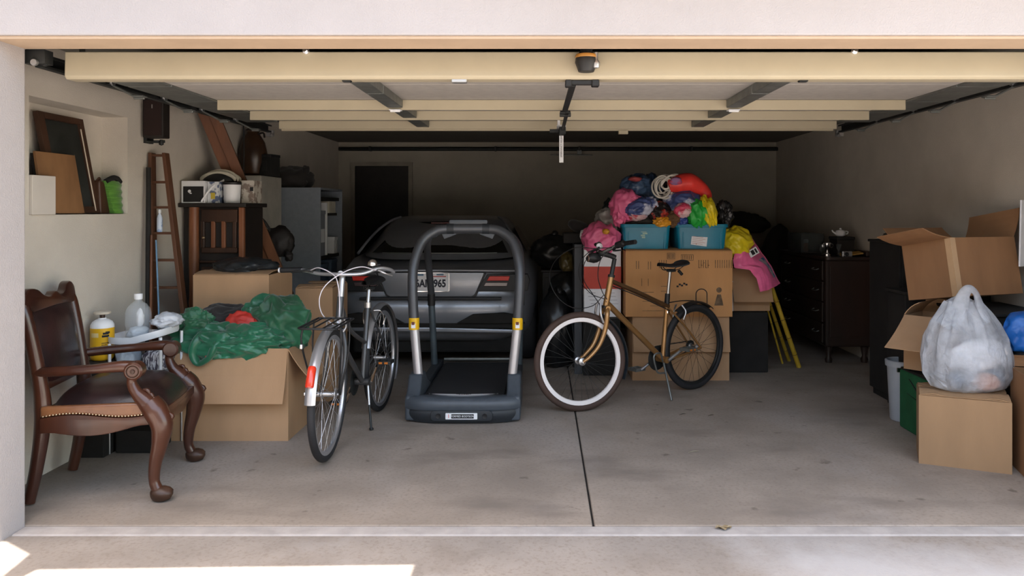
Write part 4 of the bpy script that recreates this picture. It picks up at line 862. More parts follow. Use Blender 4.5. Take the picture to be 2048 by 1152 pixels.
for s in (-1, 1):
    x0 = TX+s*.3775; x1 = TX+s*.285
    pr = [(4.955, .012), (4.965, .165), (5.02, .19), (5.10, .285), (5.24, .285), (5.36, .20), (5.5, .15), (5.5, .012)]
    tp('post_housing', MB().prism(pr, min(x0, x1), max(x0, x1), lambda u, v, w: (w, u, v)), tgr, 40, .018, 3)
    tp('side_rail', MB().bx(TX+s*.36 if s < 0 else TX+s*.29, TX+s*.29 if s < 0 else TX+s*.36, 5.45, 6.25, .06, .165), tdk, 0, .015)
tp('deck', MB().bx(TX-.29, TX+.29, 5.0, 6.22, .05, .13), M['black'], 0, .01)
tp('running_belt', MB().bx(TX-.265, TX+.265, 5.03, 6.18, .13, .148), mat('belt_rubber', (.013, .013, .014), .85, bump=.2, bscale=250), 0, .006)
tp('end_bar', MB().cyl((TX-.28, 6.2, .172), (TX+.33, 6.2, .172), .014), M['galv'])
def lip(u, v):
    x = (u-.5)*.46; w = .021*(1-(2*u-1)**2)+.001; return (TX+x, 5.025-.02*(1-(2*u-1)**2)-w*(1-v)*2.2, .1775-.002*v)
def lip2(u, v): p = lip(u, v); return (p[0], p[1]+.002, p[2]-.006)
tp('apron_strip', MB().grid(lip, 24, 4).grid(lip2, 24, 4), M['white_pl'], 60)
text('apron_text', 'TSOEEST', .017, frame((TX+.005, 4.984, .1785), (1, 0, 0), (0, 1, .05)), M['ink_blk'], tm, sx=1.5)
rr = []
def rrect(cx, cz, w, h, r, n=6):
    o_ = []
    for (sx, sz, a0) in ((1, 1, 0), (-1, 1, 90), (-1, -1, 180), (1, -1, 270)):
        for i in range(n+1):
            a = math.radians(a0+90*i/n); o_.append((cx+sx*(w/2-r)+r*math.cos(a), cz+sz*(h/2-r)+r*math.sin(a)))
    return o_
tp('name_panel', MB().prism(rrect(TX, .060, .40, .066, .025), 4.894, 4.91, lambda u, v, w: (u, w, v)), tdk, 40, .004)
nm = tp('name_plate', MB().prism(rrect(TX, .060, .205, .04, .004), 4.889, 4.895, lambda u, v, w: (u, w, v)), M['white_pl'], 0)
tp('name_bar', MB().bx(TX-.065, TX+.08, 4.8875, 4.8895, .046, .074), M['ink_blk'], 0)
text('name_text', 'FORMED BODYSON', .019, frame((TX+.0075, 4.887, .060), (1, 0, 0), (0, 0, 1)), M['white_pl'], tm, sx=.88)
text('name_mark', '1', .034, frame((TX-.083, 4.8885, .060), (1, 0, 0), (0, 0, 1)), mat('red_print', (.6, .03, .03), .6), tm)
for s in (-1, 1):
    tp('panel_screw', MB().lathe([(.016, 0), (.016, .004), (.009, .002), (0, .002)], 18, T(TX+s*.15, 4.894, .060) @ RX(90)), M['black'])
pdk = mat('graphite_tube', (.085, .09, .10), .4, metal=.5, var=.06); psl = mat('silver_tube', (.52, .50, .51), .38, metal=.6, var=.05)
for s in (-1, 1):
    X = lambda x: TX+s*x
    low0, low1 = Vector((X(.318), 5.14, .27)), Vector((X(.352), 5.17, .60))
    tp('lower_post', MB().tube([low0, low1], .031, 18), psl)
    up = [low1, Vector((X(.366), 5.19, .86)), Vector((X(.362), 5.23, 1.02)), Vector((X(.315), 5.29, 1.17)), Vector((X(.225), 5.33, 1.243)), Vector((X(.135), 5.35, 1.258))]
    tp('handrail', MB().tube(up, .034, 18, k=7), pdk, 60)
    st2 = tp('warning_sticker', MB().lathe([(.0352, -.04), (.0356, -.038), (.0356, .038), (.0352, .04)], 24, frame(low1.lerp(up[1], .06), (1, 0, 0), (0, 1, -.05)), False, False), mat('sticker_yellow_%d' % (s+1), (.72, .42, .01), .4))
    fz = low1.lerp(up[1], .06)
    tp('sticker_picture', MB().bx(fz.x-.013, fz.x+.015, fz.y-.0375, fz.y-.034, fz.z-.026, fz.z+.006), M['white_pl'], 0); tp('sticker_print', MB().bx(fz.x-.010, fz.x+.010, fz.y-.038, fz.y-.035, fz.z-.004, fz.z+.016), mat('sticker_ink_%d' % (s+1), (.12, .03, .02), .6), 0)
    mid = Vector((X(.352), 5.98, .66))
    tp('rear_post', MB().tube([(X(.335), 6.05, .10), mid], .026, 16), mat('teal_grey_tube_%d' % (s+1), (.10, .13, .15), .4, metal=.5))
    tp('rear_post_collar', MB().tube([mid-Vector((0, 0, .02)), mid+Vector((0, -.008, .07))], .030, 16), M['black'])
    tp('rear_handrail', MB().tube([mid+Vector((0, -.008, .07)), (X(.358), 5.88, .95), (X(.345), 5.72, 1.11), (X(.30), 5.5, 1.195), (X(.24), 5.36, 1.225)], .027, 16, k=6), pdk, 60)
    tp('bar_collar', MB().tube([(X(.15), 5.35, 1.257), (X(.10), 5.35, 1.258)], .038, 18), tdk); tp('bar_bracket', MB().prism([(X(.19), 1.225), (X(.06), 1.232), (X(.09), 1.215), (X(.17), 1.185)], 5.34, 5.38, lambda u, v, w: (u, w, v)), tgr, 0, .006)
tp('grip_bar', MB().tube([(TX-.14, 5.35, 1.258), (TX+.14, 5.35, 1.258)], .036, 18), pdk)
tp('console_pad', MB().prism(rrect(TX, 1.306, .27, .03, .012), 5.34, 5.40, lambda u, v, w: (u, w, v)), tgr, 40, .006)

# ------------------------------------------------------------------ car
KX = -.948
car = thing('silver_grey_car', 'dark grey two-door car parked nose-in behind the treadmill', 'car', (KX, 8.0, 0))
paint = mat('grey_metallic_paint', (.25, .265, .295), .33, metal=.45, var=.05, coat=.5)
glass = mat('dark_window_glass', (.006, .007, .007), .08, var=.1, coat=.5)
def kp(n, mb, m, smooth=40, bevel=0, seg=2): return mb.build(n, m, car, smooth, bevel, seg, world=True)
def slices(rows, n=72, cap=True):
    mb = MB(); vs_ = []; fs = []
    for (z, y0, y1, w, p, zr) in rows:     # zr: height gain towards the front
        ym, L = (y0+y1)/2, (y1-y0)/2
        for i in range(n):
            a = 2*PI*i/n; c, s = math.cos(a), math.sin(a)
            x = w*abs(c)**(2/p)*(1 if c > 0 else -1); y = L*abs(s)**(2/p)*(1 if s > 0 else -1)
            vs_.append((KX+x, ym+y, z+zr*max(0, min(1, (y+L)/.5))))
    m_ = len(rows)
    for i in range(m_-1):
        for j in range(n):
            j2 = (j+1) % n; fs.append((i*n+j, i*n+j2, (i+1)*n+j2, (i+1)*n+j))
    if cap: fs += [tuple(reversed(range(n))), tuple((m_-1)*n+j for j in range(n))]
    return mb.add(vs_, fs)
kp('body', slices([(.26, 6.56, 9.58, .80, 6, 0), (.33, 6.49, 9.62, .86, 6, 0), (.42, 6.44, 9.65, .885, 6, 0), (.52, 6.42, 9.66, .895, 6, 0), (.60, 6.425, 9.65, .90, 6, 0), (.645, 6.46, 9.64, .90, 6, 0), (.66, 6.475, 9.64, .90, 6, 0), (.75, 6.465, 9.62, .895, 6, 0), (.845, 6.455, 9.6, .875, 5.5, .0), (.868, 6.47, 9.58, .855, 5, .02), (.885, 6.53, 9.5, .82, 5, .06), (.905, 6.7, 9.4, .77, 5, .07)]), paint, 55)
kp('roof', slices([(.94, 6.86, 9.05, .80, 3.6, .03), (1.02, 7.00, 8.95, .765, 3.5, .02), (1.12, 7.18, 8.80, .71, 3.4, .0), (1.22, 7.38, 8.62, .655, 3.2, 0), (1.29, 7.58, 8.45, .60, 3, 0), (1.32, 7.75, 8.35, .53, 3, 0), (1.332, 7.9, 8.25, .42, 2.6, 0)]), paint, 60)
def rw(u, v):   # rear window following the roof slope
    z = lerp(.995, 1.275, v); yb = lerp(6.955, 7.535, v)-.006; w = lerp(.63, .47, v); x = (u-.5)*2*w; e = abs(2*u-1)
    return (KX+x, yb+.10*e**2.6*(1-.3*v)-.012, z-.03*e**3*v)
kp('rear_window', MB().grid(rw, 24, 10), glass, 70)
kp('window_trim', MB().tube([rw(.08, 0), rw(.2, 0), rw(.4, 0), rw(.6, 0), rw(.8, 0), rw(.92, 0)], .005, 8, k=4), M['galv'], 60)
kp('third_brake_lamp', MB().bx(KX-.15, KX+.15, 7.47, 7.50, 1.255, 1.27), mat('dark_red_lamp', (.06, .004, .004), .3), 0, .004)
for s in (-1, 1):
    kp('side_window', MB().grid(lambda u, v: (KX+s*(lerp(.79, .665, v)+.006), lerp(lerp(7.2, 7.5, v), lerp(8.75, 8.5, v), u), lerp(1.0, 1.22, v)), 10, 6), glass, 70)
    kp('roof_rail', MB().tube([(KX+s*.75, 6.98, .99), (KX+s*.70, 7.12, 1.09), (KX+s*.635, 7.32, 1.20), (KX+s*.56, 7.56, 1.285), (KX+s*.50, 7.75, 1.318)], .012, 8, k=4), paint, 60)
    # tail lamp in a dark housing
    hs = [(.60, .715), (.865, .69), (.885, .80), (.855, .845), (.50, .835)]
    pr_ = [(KX+s*a, b) for a, b in ((.385, .70), (.82, .70), (.84, .79), (.82, .842), (.475, .842))]
    def fy(u): e = abs(u-KX)/.89; return 6.452+.02+.32*max(0, e-.72)**1.6*1.0
    def lampm(poly, d): return MB().prism(poly, 0, 1, lambda u, v, w: (u, fy(u)-d+w*.10, v))
    kp('lamp_housing', lampm(pr_, .030), M['black'], 0, .006)
    kp('tail_lamp', lampm([(KX+s*a, b) for a, b in ((.475, .790), (.66, .79), (.67, .828), (.50, .828))], .037), mat('red_lamp_%d' % (s+1), (.55, .025, .012), .4), 0, .004)
    kp('reverse_lamp', lampm([(KX+s*a, b) for a, b in ((.445, .742), (.645, .742), (.655, .775), (.465, .775))], .036), mat('smoky_lamp_%d' % (s+1), (.09, .06, .06), .2, coat=.5), 0, .004)
    kp('fog_recess', MB().prism([(KX+s*a, b) for a, b in ((.22, .43), (.80, .43), (.74, .50), (.62, .52), (.36, .51))], 6.40, 6.46, lambda u, v, w: (u, w, v)), M['blackmat'], 0, .01)
    kp('tyre', MB().ring([(.31-.05+.05*math.cos(a), .09*math.sin(a)) for a in [2*PI*i/12 for i in range(12)]], 40, T(KX+s*.80, 7.15, .31) @ RY(90)), rubber); kp('tyre', MB().ring([(.31-.05+.05*math.cos(a), .09*math.sin(a)) for a in [2*PI*i/12 for i in range(12)]], 40, T(KX+s*.80, 9.0, .31) @ RY(90)), rubber)
    for y in (7.15, 9.0):
        kp('wheel_rim', MB().lathe([(0, -.06), (.2, -.06), (.22, -.05), (.22, .05), (.2, .06), (.1, .04), (0, .05)], 24, T(KX+s*.81, y, .31) @ RY(90)), M['alu'])
# trunk lid: deck edge, trapezoid tail panel standing a little proud, plate
tl = [(-.455, .858), (.455, .858), (.375, .672), (.345, .655), (-.345, .655), (-.375, .672)]
kp('trunk_lid', MB().prism([(KX+a, b) for a, b in tl], 6.435, 6.50, lambda u, v, w: (u, w, v)), paint, 40, .010)
kp('lid_shadow_gap', MB().prism([(KX+a*1.03, .652+(b-.652)*1.03-.012) for a, b in tl], 6.448, 6.51, lambda u, v, w: (u, w, v)), M['black'], 0, .004)
kp('deck_lip', MB().tube([(KX-.76, 6.53, .868), (KX-.6, 6.452, .872), (KX-.3, 6.44, .876), (KX, 6.436, .877), (KX+.3, 6.44, .876), (KX+.6, 6.452, .872), (KX+.76, 6.53, .868)], .012, 8, k=5), paint, 60)
kp('bumper_groove', MB().bx(KX-.60, KX+.60, 6.412, 6.47, .628, .650), M['black'], 0, .006)
kp('lower_valance', MB().bx(KX-.72, KX+.72, 6.43, 6.52, .385, .43), M['blackmat'], 0, .012)
kp('diffuser_blade', MB().prism([(KX-.75, .365), (KX+.75, .345), (KX+.78, .375), (KX, .395), (KX-.78, .395)], 6.425, 6.48, lambda u, v, w: (u, w, v)), paint, 0, .01)
kp('underbody', MB().bx(KX-.7, KX+.7, 6.6, 9.5, .15, .30), M['blackmat'], 0, .02)
px_ = -.948
pl_ = kp('license_plate', MB().prism(rrect(px_, .778, .305, .152, .012), 6.428, 6.434, lambda u, v, w: (u, w, v)), mat('plate_white', (.70, .69, .70), .45, var=.03), 0)
kp('plate_frame', MB().prism(rrect(px_, .778, .317, .164, .016), 6.4305, 6.4365, lambda u, v, w: (u, w, v)), M['chrome'], 0)
text('plate_number', '6AIN965', .088, frame((px_, 6.427, .765), (1, 0, 0), (0, 0, 1)), mat('plate_ink', (.02, .022, .035), .6), car, sx=.80, bold=.0035)
kp('plate_red_band', MB().bx(px_+.02, px_+.13, 6.4268, 6.429, .822, .830), mat('plate_red', (.45, .06, .06), .6), 0); kp('plate_blue_sticker', MB().bx(px_-.12, px_-.06, 6.4268, 6.429, .832, .848).bx(px_+.05, px_+.11, 6.4268, 6.429, .836, .849), mat('plate_blue', (.09, .17, .26), .6), 0)
# ------------------------------------------------------------------ carton stack in the middle
lowc = carton('cardboard_box', 'lower cardboard box with a hanging front flap behind the gold bicycle', 1.128, 6.46, 0, .79, .55, .518, 0, {'f': 169, 'b': -88, 'l': -88, 'r': -88}, {'f': .285, 'b': .25, 'l': .25, 'r': .25})
upc = carton('cardboard_box', 'large printed cardboard box stacked under the two blue tubs', 1.105, 6.43, .526, .865, .58, .53, 0, {'f': -89, 'b': -89}, {'f': .285, 'b': .285}, M['card_d'])
pm = []
yf_ = -.29-.0008
def mk(n, mb, m=None): return mb.build(n, m or M['ink'], upc, 0)
def fpt(px, py):   # photo position -> local on the front face
    p = at(px, py, 6.14); return p.x-1.105, p.z-.526
def rect_outline(mb, x0, x1, z0, z1, w=.004):
    mb.bx(x0, x1, yf_-.0006, yf_, z0, z0+w).bx(x0, x1, yf_-.0006, yf_, z1-w, z1).bx(x0, x0+w, yf_-.0006, yf_, z0, z1).bx(x1-w, x1, yf_-.0006, yf_, z0, z1)
mb = MB()
for (xa, xb, ya, yb) in ((1334, 1350, 506, 518), (1362, 1387, 509, 521)):
    a = fpt(xa, yb); b = fpt(xb, ya); rect_outline(mb, a[0], b[0], a[1], b[1])
    for i in range(5):
        x = lerp(a[0], b[0], (i+.7)/6); mb.bx(x, x+.006, yf_-.0006, yf_, a[1]+.008, b[1]-.008)
mk('stamp_print', mb)
mb = MB()
for (xa, ya, n) in ((1272, 529, 2), (1296, 530, 2), (1318, 527, 4), (1397, 527, 5), (1430, 527, 8)):
    for i in range(n):
        a = fpt(xa+i*4.6, ya+9); mb.bx(a[0], a[0]+.005, yf_-.0006, yf_, a[1], a[1]+.065)
        if n == 5: mb.bx(a[0], a[0]+.014, yf_-.0006, yf_, a[1]+.02*(i % 3), a[1]+.02*(i % 3)+.004)
mk('faded_lettering', mb)
a = fpt(1406, 610); b = fpt(1413, 575); arch = [(lerp(0, PI, i/12)) for i in range(13)]
x0, z0 = fpt(1392, 611); x1, z1 = fpt(1414, 578)
mb = MB(); pts = [(x0, yf_, z0)]+[((x0+x1)/2-(x1-x0)/2*math.cos(t), yf_, z1-.04+.04*math.sin(t)) for t in arch]+[(x1, yf_, z0), (x0, yf_, z0)]
mb.tube(pts, .004, 6, flat=.25)
mk('mirror_outline', mb, M['ink_blk'])
mb = MB(); f0 = fpt(1437, 611); f1 = fpt(1438, 580)
mb.lathe([(0, 0), (.022, 0), (.022, .0008), (0, .0008)], 18, T(f1[0], yf_, f1[1]) @ RX(90)).prism([(f0[0]-.035, f0[1]), (f0[0]+.04, f0[1]), (f0[0]+.02, f0[1]+.09), (f0[0]-.01, f0[1]+.09)], yf_-.0008, yf_, lambda u, v, w: (u, w, v))
mk('figure_print', mb)
mb = MB(); s0 = fpt(1364, 571)
for i in range(5): mb.cbx((s0[0]+(i-2)*.018, yf_-.0004, s0[1]+.006*(i-2)*.6+.012*(i % 2)), (.017, .0008, .014), None)
mk('brush_mark', mb, M['ink_blk'])
mb = MB()
for (px, py, w, h) in ((1283, 585, .10, .004), (1283, 572, .004, .06), (1296, 572, .004, .06), (1322, 573, .06, .004), (1322, 583, .06, .004), (1285, 603, .2, .003), (1300, 612, .14, .003), (1285, 622, .17, .003)):
    p = fpt(px, py); mb.bx(p[0], p[0]+w, yf_-.0006, yf_, p[1], p[1]+h)
mk('faint_marks', mb)
# white and red carton left of the stack, on a black chest
bc = thing('black_chest', 'black chest on the floor under the red and white carton', 'chest', (.50, 6.6, 0))
MB().bx(.34, .655, 6.36, 6.86, 0, .47).build('body', M['blackmat'], bc, 0, .01, world=True); MB().bx(.335, .66, 6.35, 6.87, .472, .50).build('lid', M['black'], bc, 0, .006, world=True)
rw_ = thing('red_white_carton', 'white carton with a broad red band behind the gold handlebar', 'box', (.50, 6.6, .501))
MB().bx(.345, .652, 6.30, 6.75, .502, 1.09).build('carton', M['paper'], rw_, 0, .004, world=True)
MB().bx(.344, .653, 6.297, 6.751, .735, .92).build('red_band', mat('red_print_band', (.46, .045, .025), .55, var=.06), rw_, 0, world=True)
mb = MB()
for i in range(4): mb.bx(.37+.01*i, .44+.012*i, 6.2985, 6.3, .70-.03*i, .704-.03*i).bx(.52, .60+.01*i, 6.2985, 6.3, .70-.03*i, .703-.03*i)
mb.build('small_print', mat('grey_ink', (.3, .3, .33), .8), rw_, 0, world=True)
tag(MB().bx(.27, .335, 6.42, 6.80, .0, 1.1).build('grey_board', mat('slate_board', (.05, .055, .062), .6), None, 0, .004), 'upright slate grey board edge left of the red and white carton', 'board')
# blue tubs
tubm = mat('teal_plastic', (.007, .15, .245), .28, c2=(.012, .20, .31), scale=3, spec=.35)
def tub(label, x0, x1, z, y0=6.19, y1=6.66, h=.205):
    o = thing('storage_tub', label, 'tub', ((x0+x1)/2, (y0+y1)/2, z), group='blue tubs on the cartons')
    cx, cy = (x0+x1)/2, (y0+y1)/2; hx, hy = (x1-x0)/2, (y1-y0)/2
    def wall(k0, k1, z0, z1):
        mb = MB(); a = rrect(0, 0, 2*hx*k0, 2*hy*k0, .03, 4); b = rrect(0, 0, 2*hx*k1, 2*hy*k1, .035, 4); n = len(a)
        return a, b, n
    a, b, n = wall(.90, .985, 0, h); ai, bi, _ = wall(.88, .965, 0, h)
    vs_ = [(cx+p[0], cy+p[1], z+.001) for p in a]+[(cx+p[0], cy+p[1], z+h) for p in b]+[(cx+p[0], cy+p[1], z+h) for p in bi]+[(cx+p[0], cy+p[1], z+.006) for p in ai]
    fs = [tuple(range(n)), tuple(range(3*n, 4*n))]
    for i in range(n):
        j = (i+1) % n
        for k in range(3): fs.append((k*n+i, k*n+j, (k+1)*n+j, (k+1)*n+i))
    MB().add(vs_, fs).build('tub_wall', tubm, o, 50, world=True)
    a = rrect(0, 0, 2*hx*1.03, 2*hy*1.03, .04, 4); bi = rrect(0, 0, 2*hx*.965, 2*hy*.965, .035, 4); vs_ = []
    for zz, L in ((z+h-.022, a), (z+h+.006, a), (z+h+.006, bi), (z+h-.022, bi)): vs_ += [(cx+p[0], cy+p[1], zz) for p in L]
    fs = []
    for i in range(n):
        j = (i+1) % n
        for k in range(4): k2 = (k+1) % 4; fs.append((k*n+i, k*n+j, k2*n+j, k2*n+i))
    MB().add(vs_, fs).build('rim', tubm, o, 40, .002, 1, world=True)
    for f_ in (-.8, .8): MB().cbx((cx+f_*hx*.92, y0+.014, z+h*.45), (.012, .01, h*.8)).build('rib', tubm, o, 0, .003, world=True)
    return o
Z2 = 1.064
t1 = tub('blue plastic tub on the big carton, left one under the pink bag', .648, 1.052, Z2)
t2 = tub('blue plastic tub on the big carton with a white paper label', 1.092, 1.515, Z2)
p = at(1399, 481, 6.19)
Ml = frame((p.x, 6.202, p.z), (1, 0, -.13), (0, .085, 1))
lb = MB(Ml).bx(-.065, .065, -.042, .042, 0, .0015).build('paper_label', M['paper'], t2, 0, world=True)
mb = MB(Ml)
for i in range(5): mb.bx(-.055, .03+.02*(i % 2), .026-.014*i, .029-.014*i, .0015, .0022)
mb.bx(-.025, -.017, -.036, -.028, .0015, .0022).build('label_print', mat('label_ink', (.45, .2, .16), .7), t2, 0, world=True)
mb = MB(); p = at(1288, 468, 6.19)
for i in range(4): mb.cbx((p.x+.01*math.sin(i*2), 6.2005, p.z-.016*i+.02), (.045-.006*i, .003, .012))
mb.build('sticker_remains', mat('torn_sticker', (.35, .5, .42), .7), t1, 0, world=True)
# heap of bags and toys above the tubs
def bag(name, label, px, py, wpx, hpx, Y, seed, m, cat='bag', depth=None, amp=.4, freq=1.35, ridge=.75, knot=None, stretch=(1, 1, 1), rot=0, sub=5):
    amp *= 1.35; c = at(px, py, Y); k = Y/FPX; rx, rz = wpx*k/2, hpx*k/2; ry = depth or (rx+rz)/2
    o = thing(name, label, cat, (c.x, c.y, c.z-rz))
    A = T(*c) @ RY(rot)
    MB(A).blob((0, 0, 0), (rx, ry, rz), seed, amp, freq, sub, ridge, stretch=stretch).build('body', m, o, 70, world=True)
    if knot: q = at(knot[0], knot[1], Y-.02); MB().blob(q, (.022, .022, .03), seed+9, .5, 2.5, 3).build('knot', m, o, 70, world=True)
    return o
def cm(n, c, c2=None, rough=.4, scale=6, thr=(.45, .55), **k): return mat(n, c, rough, c2=c2, scale=scale, thr=thr, **k) if c2 else mat(n, c, rough, var=.18, scale=scale, **k)
navy = cm('navy_film', (.02, .04, .085), (.05, .09, .16), .3, 4, (.4, .6))
pink = cm('pink_film', (.68, .13, .27), None, .4, 5); hotp = cm('hot_pink_film', (.90, .16, .35), None, .35, 5)
bluw = cm('blue_white_print', (.05, .075, .21), (.45, .47, .58), .4, 7, (.5, .58))
redb = cm('red_black_print', (.015, .012, .012), (.35, .03, .02), .5, 14, (.52, .6)); redt = cm('red_toy', (.74, .045, .035), None, .4, 5)
yel = cm('yellow_film', (.75, .60, .02), None, .35, 5); grn = cm('green_film', (.02, .38, .05), None, .4, 6)
def blackfill(label, c, rad, seed): return bagthing('black_sack', label, c, rad, seed, bagm, 'sack', .3, 1.7, 4)
blackfill('black sack filling the left blue tub', (.86, 6.42, 1.27), (.17, .18, .10), 71); blackfill('black sack filling the right blue tub', (1.30, 6.42, 1.24), (.17, .18, .09), 72)
blackfill('black sack supporting the coiled rope at the top of the heap', (1.06, 6.52, 1.46), (.15, .13, .16), 73)
b_ = bag('navy_bag', 'shiny navy blue bag at the top left of the heap', 1273, 372, 58, 44, 6.4, 81, navy, amp=.25)
q = at(1270, 358, 6.30); MB().blob(q, (.055, .05, .022), 82, .3, 2, 3).build('red_patch', cm('dusky_red', (.33, .06, .06)), b_, 70, world=True)
bag('navy_sack', 'dark blue sack behind the white rope', 1300, 385, 46, 60, 6.48, 83, navy)
bag('pink_bag', 'large pink plastic bag on the left blue tub', 1252, 412, 58, 58, 6.33, 84, pink, amp=.3, freq=.9); 
bag('pink_sleeve', 'pink cloth tail hanging over the left blue tub rim', 1240, 428, 26, 46, 6.3, 85, pink, 'cloth', amp=.3, rot=8)
bag('pink_scarf', 'pink cloth fold stretched beneath the navy bag', 1268, 398, 56, 16, 6.3, 95, pink, 'cloth', amp=.3, rot=10)
bag('patterned_ball', 'blue and white patterned bundle in the left blue tub', 1283, 415, 62, 34, 6.25, 86, bluw, 'bundle', amp=.3, rot=-15)
bag('striped_cloth', 'pink and red striped cloth scrap under the patterned bundle', 1273, 430, 36, 18, 6.24, 87, cm('pink_stripes', (.5, .05, .08), (.6, .4, .42), .6, 12), 'cloth')
bag('red_black_bag', 'black bag with red print at the middle of the heap', 1318, 425, 38, 36, 6.25, 88, redb)
bag('orange_cloth', 'orange yellow cloth hanging over the left tub rim', 1325, 443, 32, 18, 6.2, 89, cm('orange_cloth', (.62, .28, .02)), 'cloth')
bag('brown_toy', 'small brown furry bundle between the two blue tubs', 1346, 438, 26, 26, 6.22, 90, cm('brown_fur', (.12, .065, .03), None, .9, 20, bump=.5), 'bundle')
bag('tie_dye_bag', 'big blue and white tie-dyed bundle under the red cloth', 1365, 408, 70, 52, 6.33, 91, bluw, 'bundle', amp=.25)
bag('blue_cloth', 'blue cloth corner beside the green bag', 1362, 442, 26, 26, 6.24, 92, cm('royal_blue', (.03, .06, .25)), 'cloth')
bag('flower_ball', 'round pink and white flower-like ball in the heap', 1366, 421, 32, 26, 6.18, 93, cm('pink_white_swirl', (.62, .06, .13), (.75, .5, .52), .4, 9, (.47, .55)), 'ball', amp=.22)
bag('green_bag', 'bright green plastic bag in the right blue tub', 1394, 428, 56, 52, 6.25, 94, grn, amp=.35, stretch=(1.6, 1, .6), rot=-20)
bag('yellow_bag', 'yellow plastic bag hanging over the right blue tub', 1417, 424, 28, 58, 6.22, 96, yel, amp=.3, stretch=(2, 1, .5), rot=-14)
o = thing('red_cloth_tube', 'long red cloth tube lying over the top right of the heap', 'cloth', at(1370, 380, 6.35))
MB().tube([at(1337, 372, 6.3), at(1355, 368, 6.3), at(1378, 366, 6.32), at(1400, 378, 6.34), at(1413, 392, 6.34), at(1418, 402, 6.33)], [.05, .075, .085, .065, .05, .02], 18, k=6).build('body', redt, o, 60, world=True)
MB().blob(at(1352, 362, 6.24), (.05, .03, .03), 98, .4, 2, 3).build('pink_end', cm('pink_red_knit', (.5, .06, .12), (.3, .15, .3), .7, 14), o, 70, world=True)
o = thing('coiled_rope', 'coil of white cord at the top of the heap', 'rope', at(1325, 380, 6.32))
mb = MB()
for i in range(7):
    c = at(1322+i*2.0, 378-i*2.2, 6.28+.006*i); pts = []
    for j in range(14):
        a = 2*PI*j/14; pts.append(c+Vector((.075*math.cos(a)*(1-.07*i)+.02*math.sin(i*1.7), .03*math.sin(a+i), .085*math.sin(a)*(1-.05*i)+.012*math.cos(i*2.3))))
    mb.tube(pts, .008, 7, closed=True, k=2)
for i in range(5): mb.tube([at(1322, 372-i*2, 6.27), at(1335+i*2, 354-i, 6.28), at(1352+i*2, 349+i*2.5, 6.3), at(1362, 354+i*2, 6.32)], .008, 7, k=5)
mb.build('coil', cm('off_white_cord', (.55, .52, .46), None, .7), o, 60, world=True)
bag('dark_wire_bag', 'black crinkled bag at the right end of the right blue tub', 1446, 430, 34, 46, 6.35, 99, mat('glossy_black_film', (.02, .02, .022), .25))
b_ = bag('pink_flower_bag', 'pink plastic bag sagging beside the left tub above the red and white carton', 1204, 478, 68, 58, 6.30, 101, pink, amp=.32, freq=.9, stretch=(1.4, 1, 1))
q = at(1212, 463, 6.14); MB().blob(q, (.03, .03, .022), 102, .3, 2, 3).build('yellow_centre', cm('amber_knot', (.55, .25, .02)), b_, 70, world=True)
bag('clear_grey_bag', 'translucent grey plastic bag behind the pink bag left of the tubs', 1219, 442, 48, 46, 6.48, 103, mat('smoky_film', (.42, .40, .38), .3, alpha=.7), amp=.4)
bag('dark_cloth_bundle', 'dark green-black cloth on top of the chest behind the pink bags', 1228, 425, 40, 50, 6.62, 104, cm('dark_teal_cloth', (.012, .018, .017)), 'cloth')
# yellow bag and pink bag on the right, over the bamboo poles
bag('yellow_sack', 'shiny yellow plastic sack on the right end of the big carton', 1470, 486, 60, 56, 6.42, 111, yel, amp=.28, freq=1.0, knot=(1452, 462))
pbag = thing('pink_sack', 'hot pink printed plastic sack draped over the yellow poles', 'bag', at(1512, 530, 6.45))
def dr(u, v):   # a sheet of film sagging over the poles, pinched at the top left
    L = [at(1472, 492, 6.34), at(1466, 520, 6.30), at(1468, 536, 6.32), at(1500, 540, 6.3), at(1513, 556, 6.32), at(1520, 584, 6.34)]
    Rr = [at(1500, 472, 6.46), at(1512, 490, 6.50), at(1525, 510, 6.52), at(1538, 528, 6.52), at(1550, 548, 6.52), at(1560, 566, 6.50)]
    t = v*5; i = min(int(t), 4); f_ = t-i
    a, b = L[i].lerp(L[i+1], f_), Rr[i].lerp(Rr[i+1], f_); p = a.lerp(b, u)
    bulge = math.sin(u*PI)*.09*(.6+.4*math.sin(v*PI)); n = noise.noise(Vector((u*4, v*5, 3.3)))
    return p+Vector((0, -bulge-.02*n-.015*abs(noise.noise(Vector((u*7+v*3, v*2, 1)))), .012*n))
def dr2(u, v): p = dr(u, v); return p+Vector((.01, .18*math.sin(u*PI)*math.sin(min(1, v*1.0)*PI*.95)+.015, 0))
MB().grid(dr, 30, 36).grid(dr2, 30, 36).build('film', hotp, pbag, 70, world=True)
Ml = frame(dr(.66, .24)+Vector((.0, -.025, 0)), (1, .2, .55), (-.5, .1, 1))
MB(Ml).bx(-.055, .055, -.03, .03, 0, .002).build('white_label', M['paper'], pbag, 0, world=True)
MB(Ml).bx(-.01, .02, -.02, .02, .002, .003).bx(.028, .045, -.02, .02, .002, .003).build('label_print', M['ink_blk'], pbag, 0, world=True)
pmx = cm('blue_print', (.04, .14, .32), (.5, .42, .46), .5, 22)
MB().grid(lambda u, v: dr(.70+.22*u, .42+.42*v)+Vector((.004, -.012, 0)), 8, 12).build('printed_picture', pmx, pbag, 70, world=True)
bam = cm('yellow_bamboo', (.42, .27, .02), (.55, .38, .04), .5, 6, (.4, .6), stretch=(4, 4, .5))
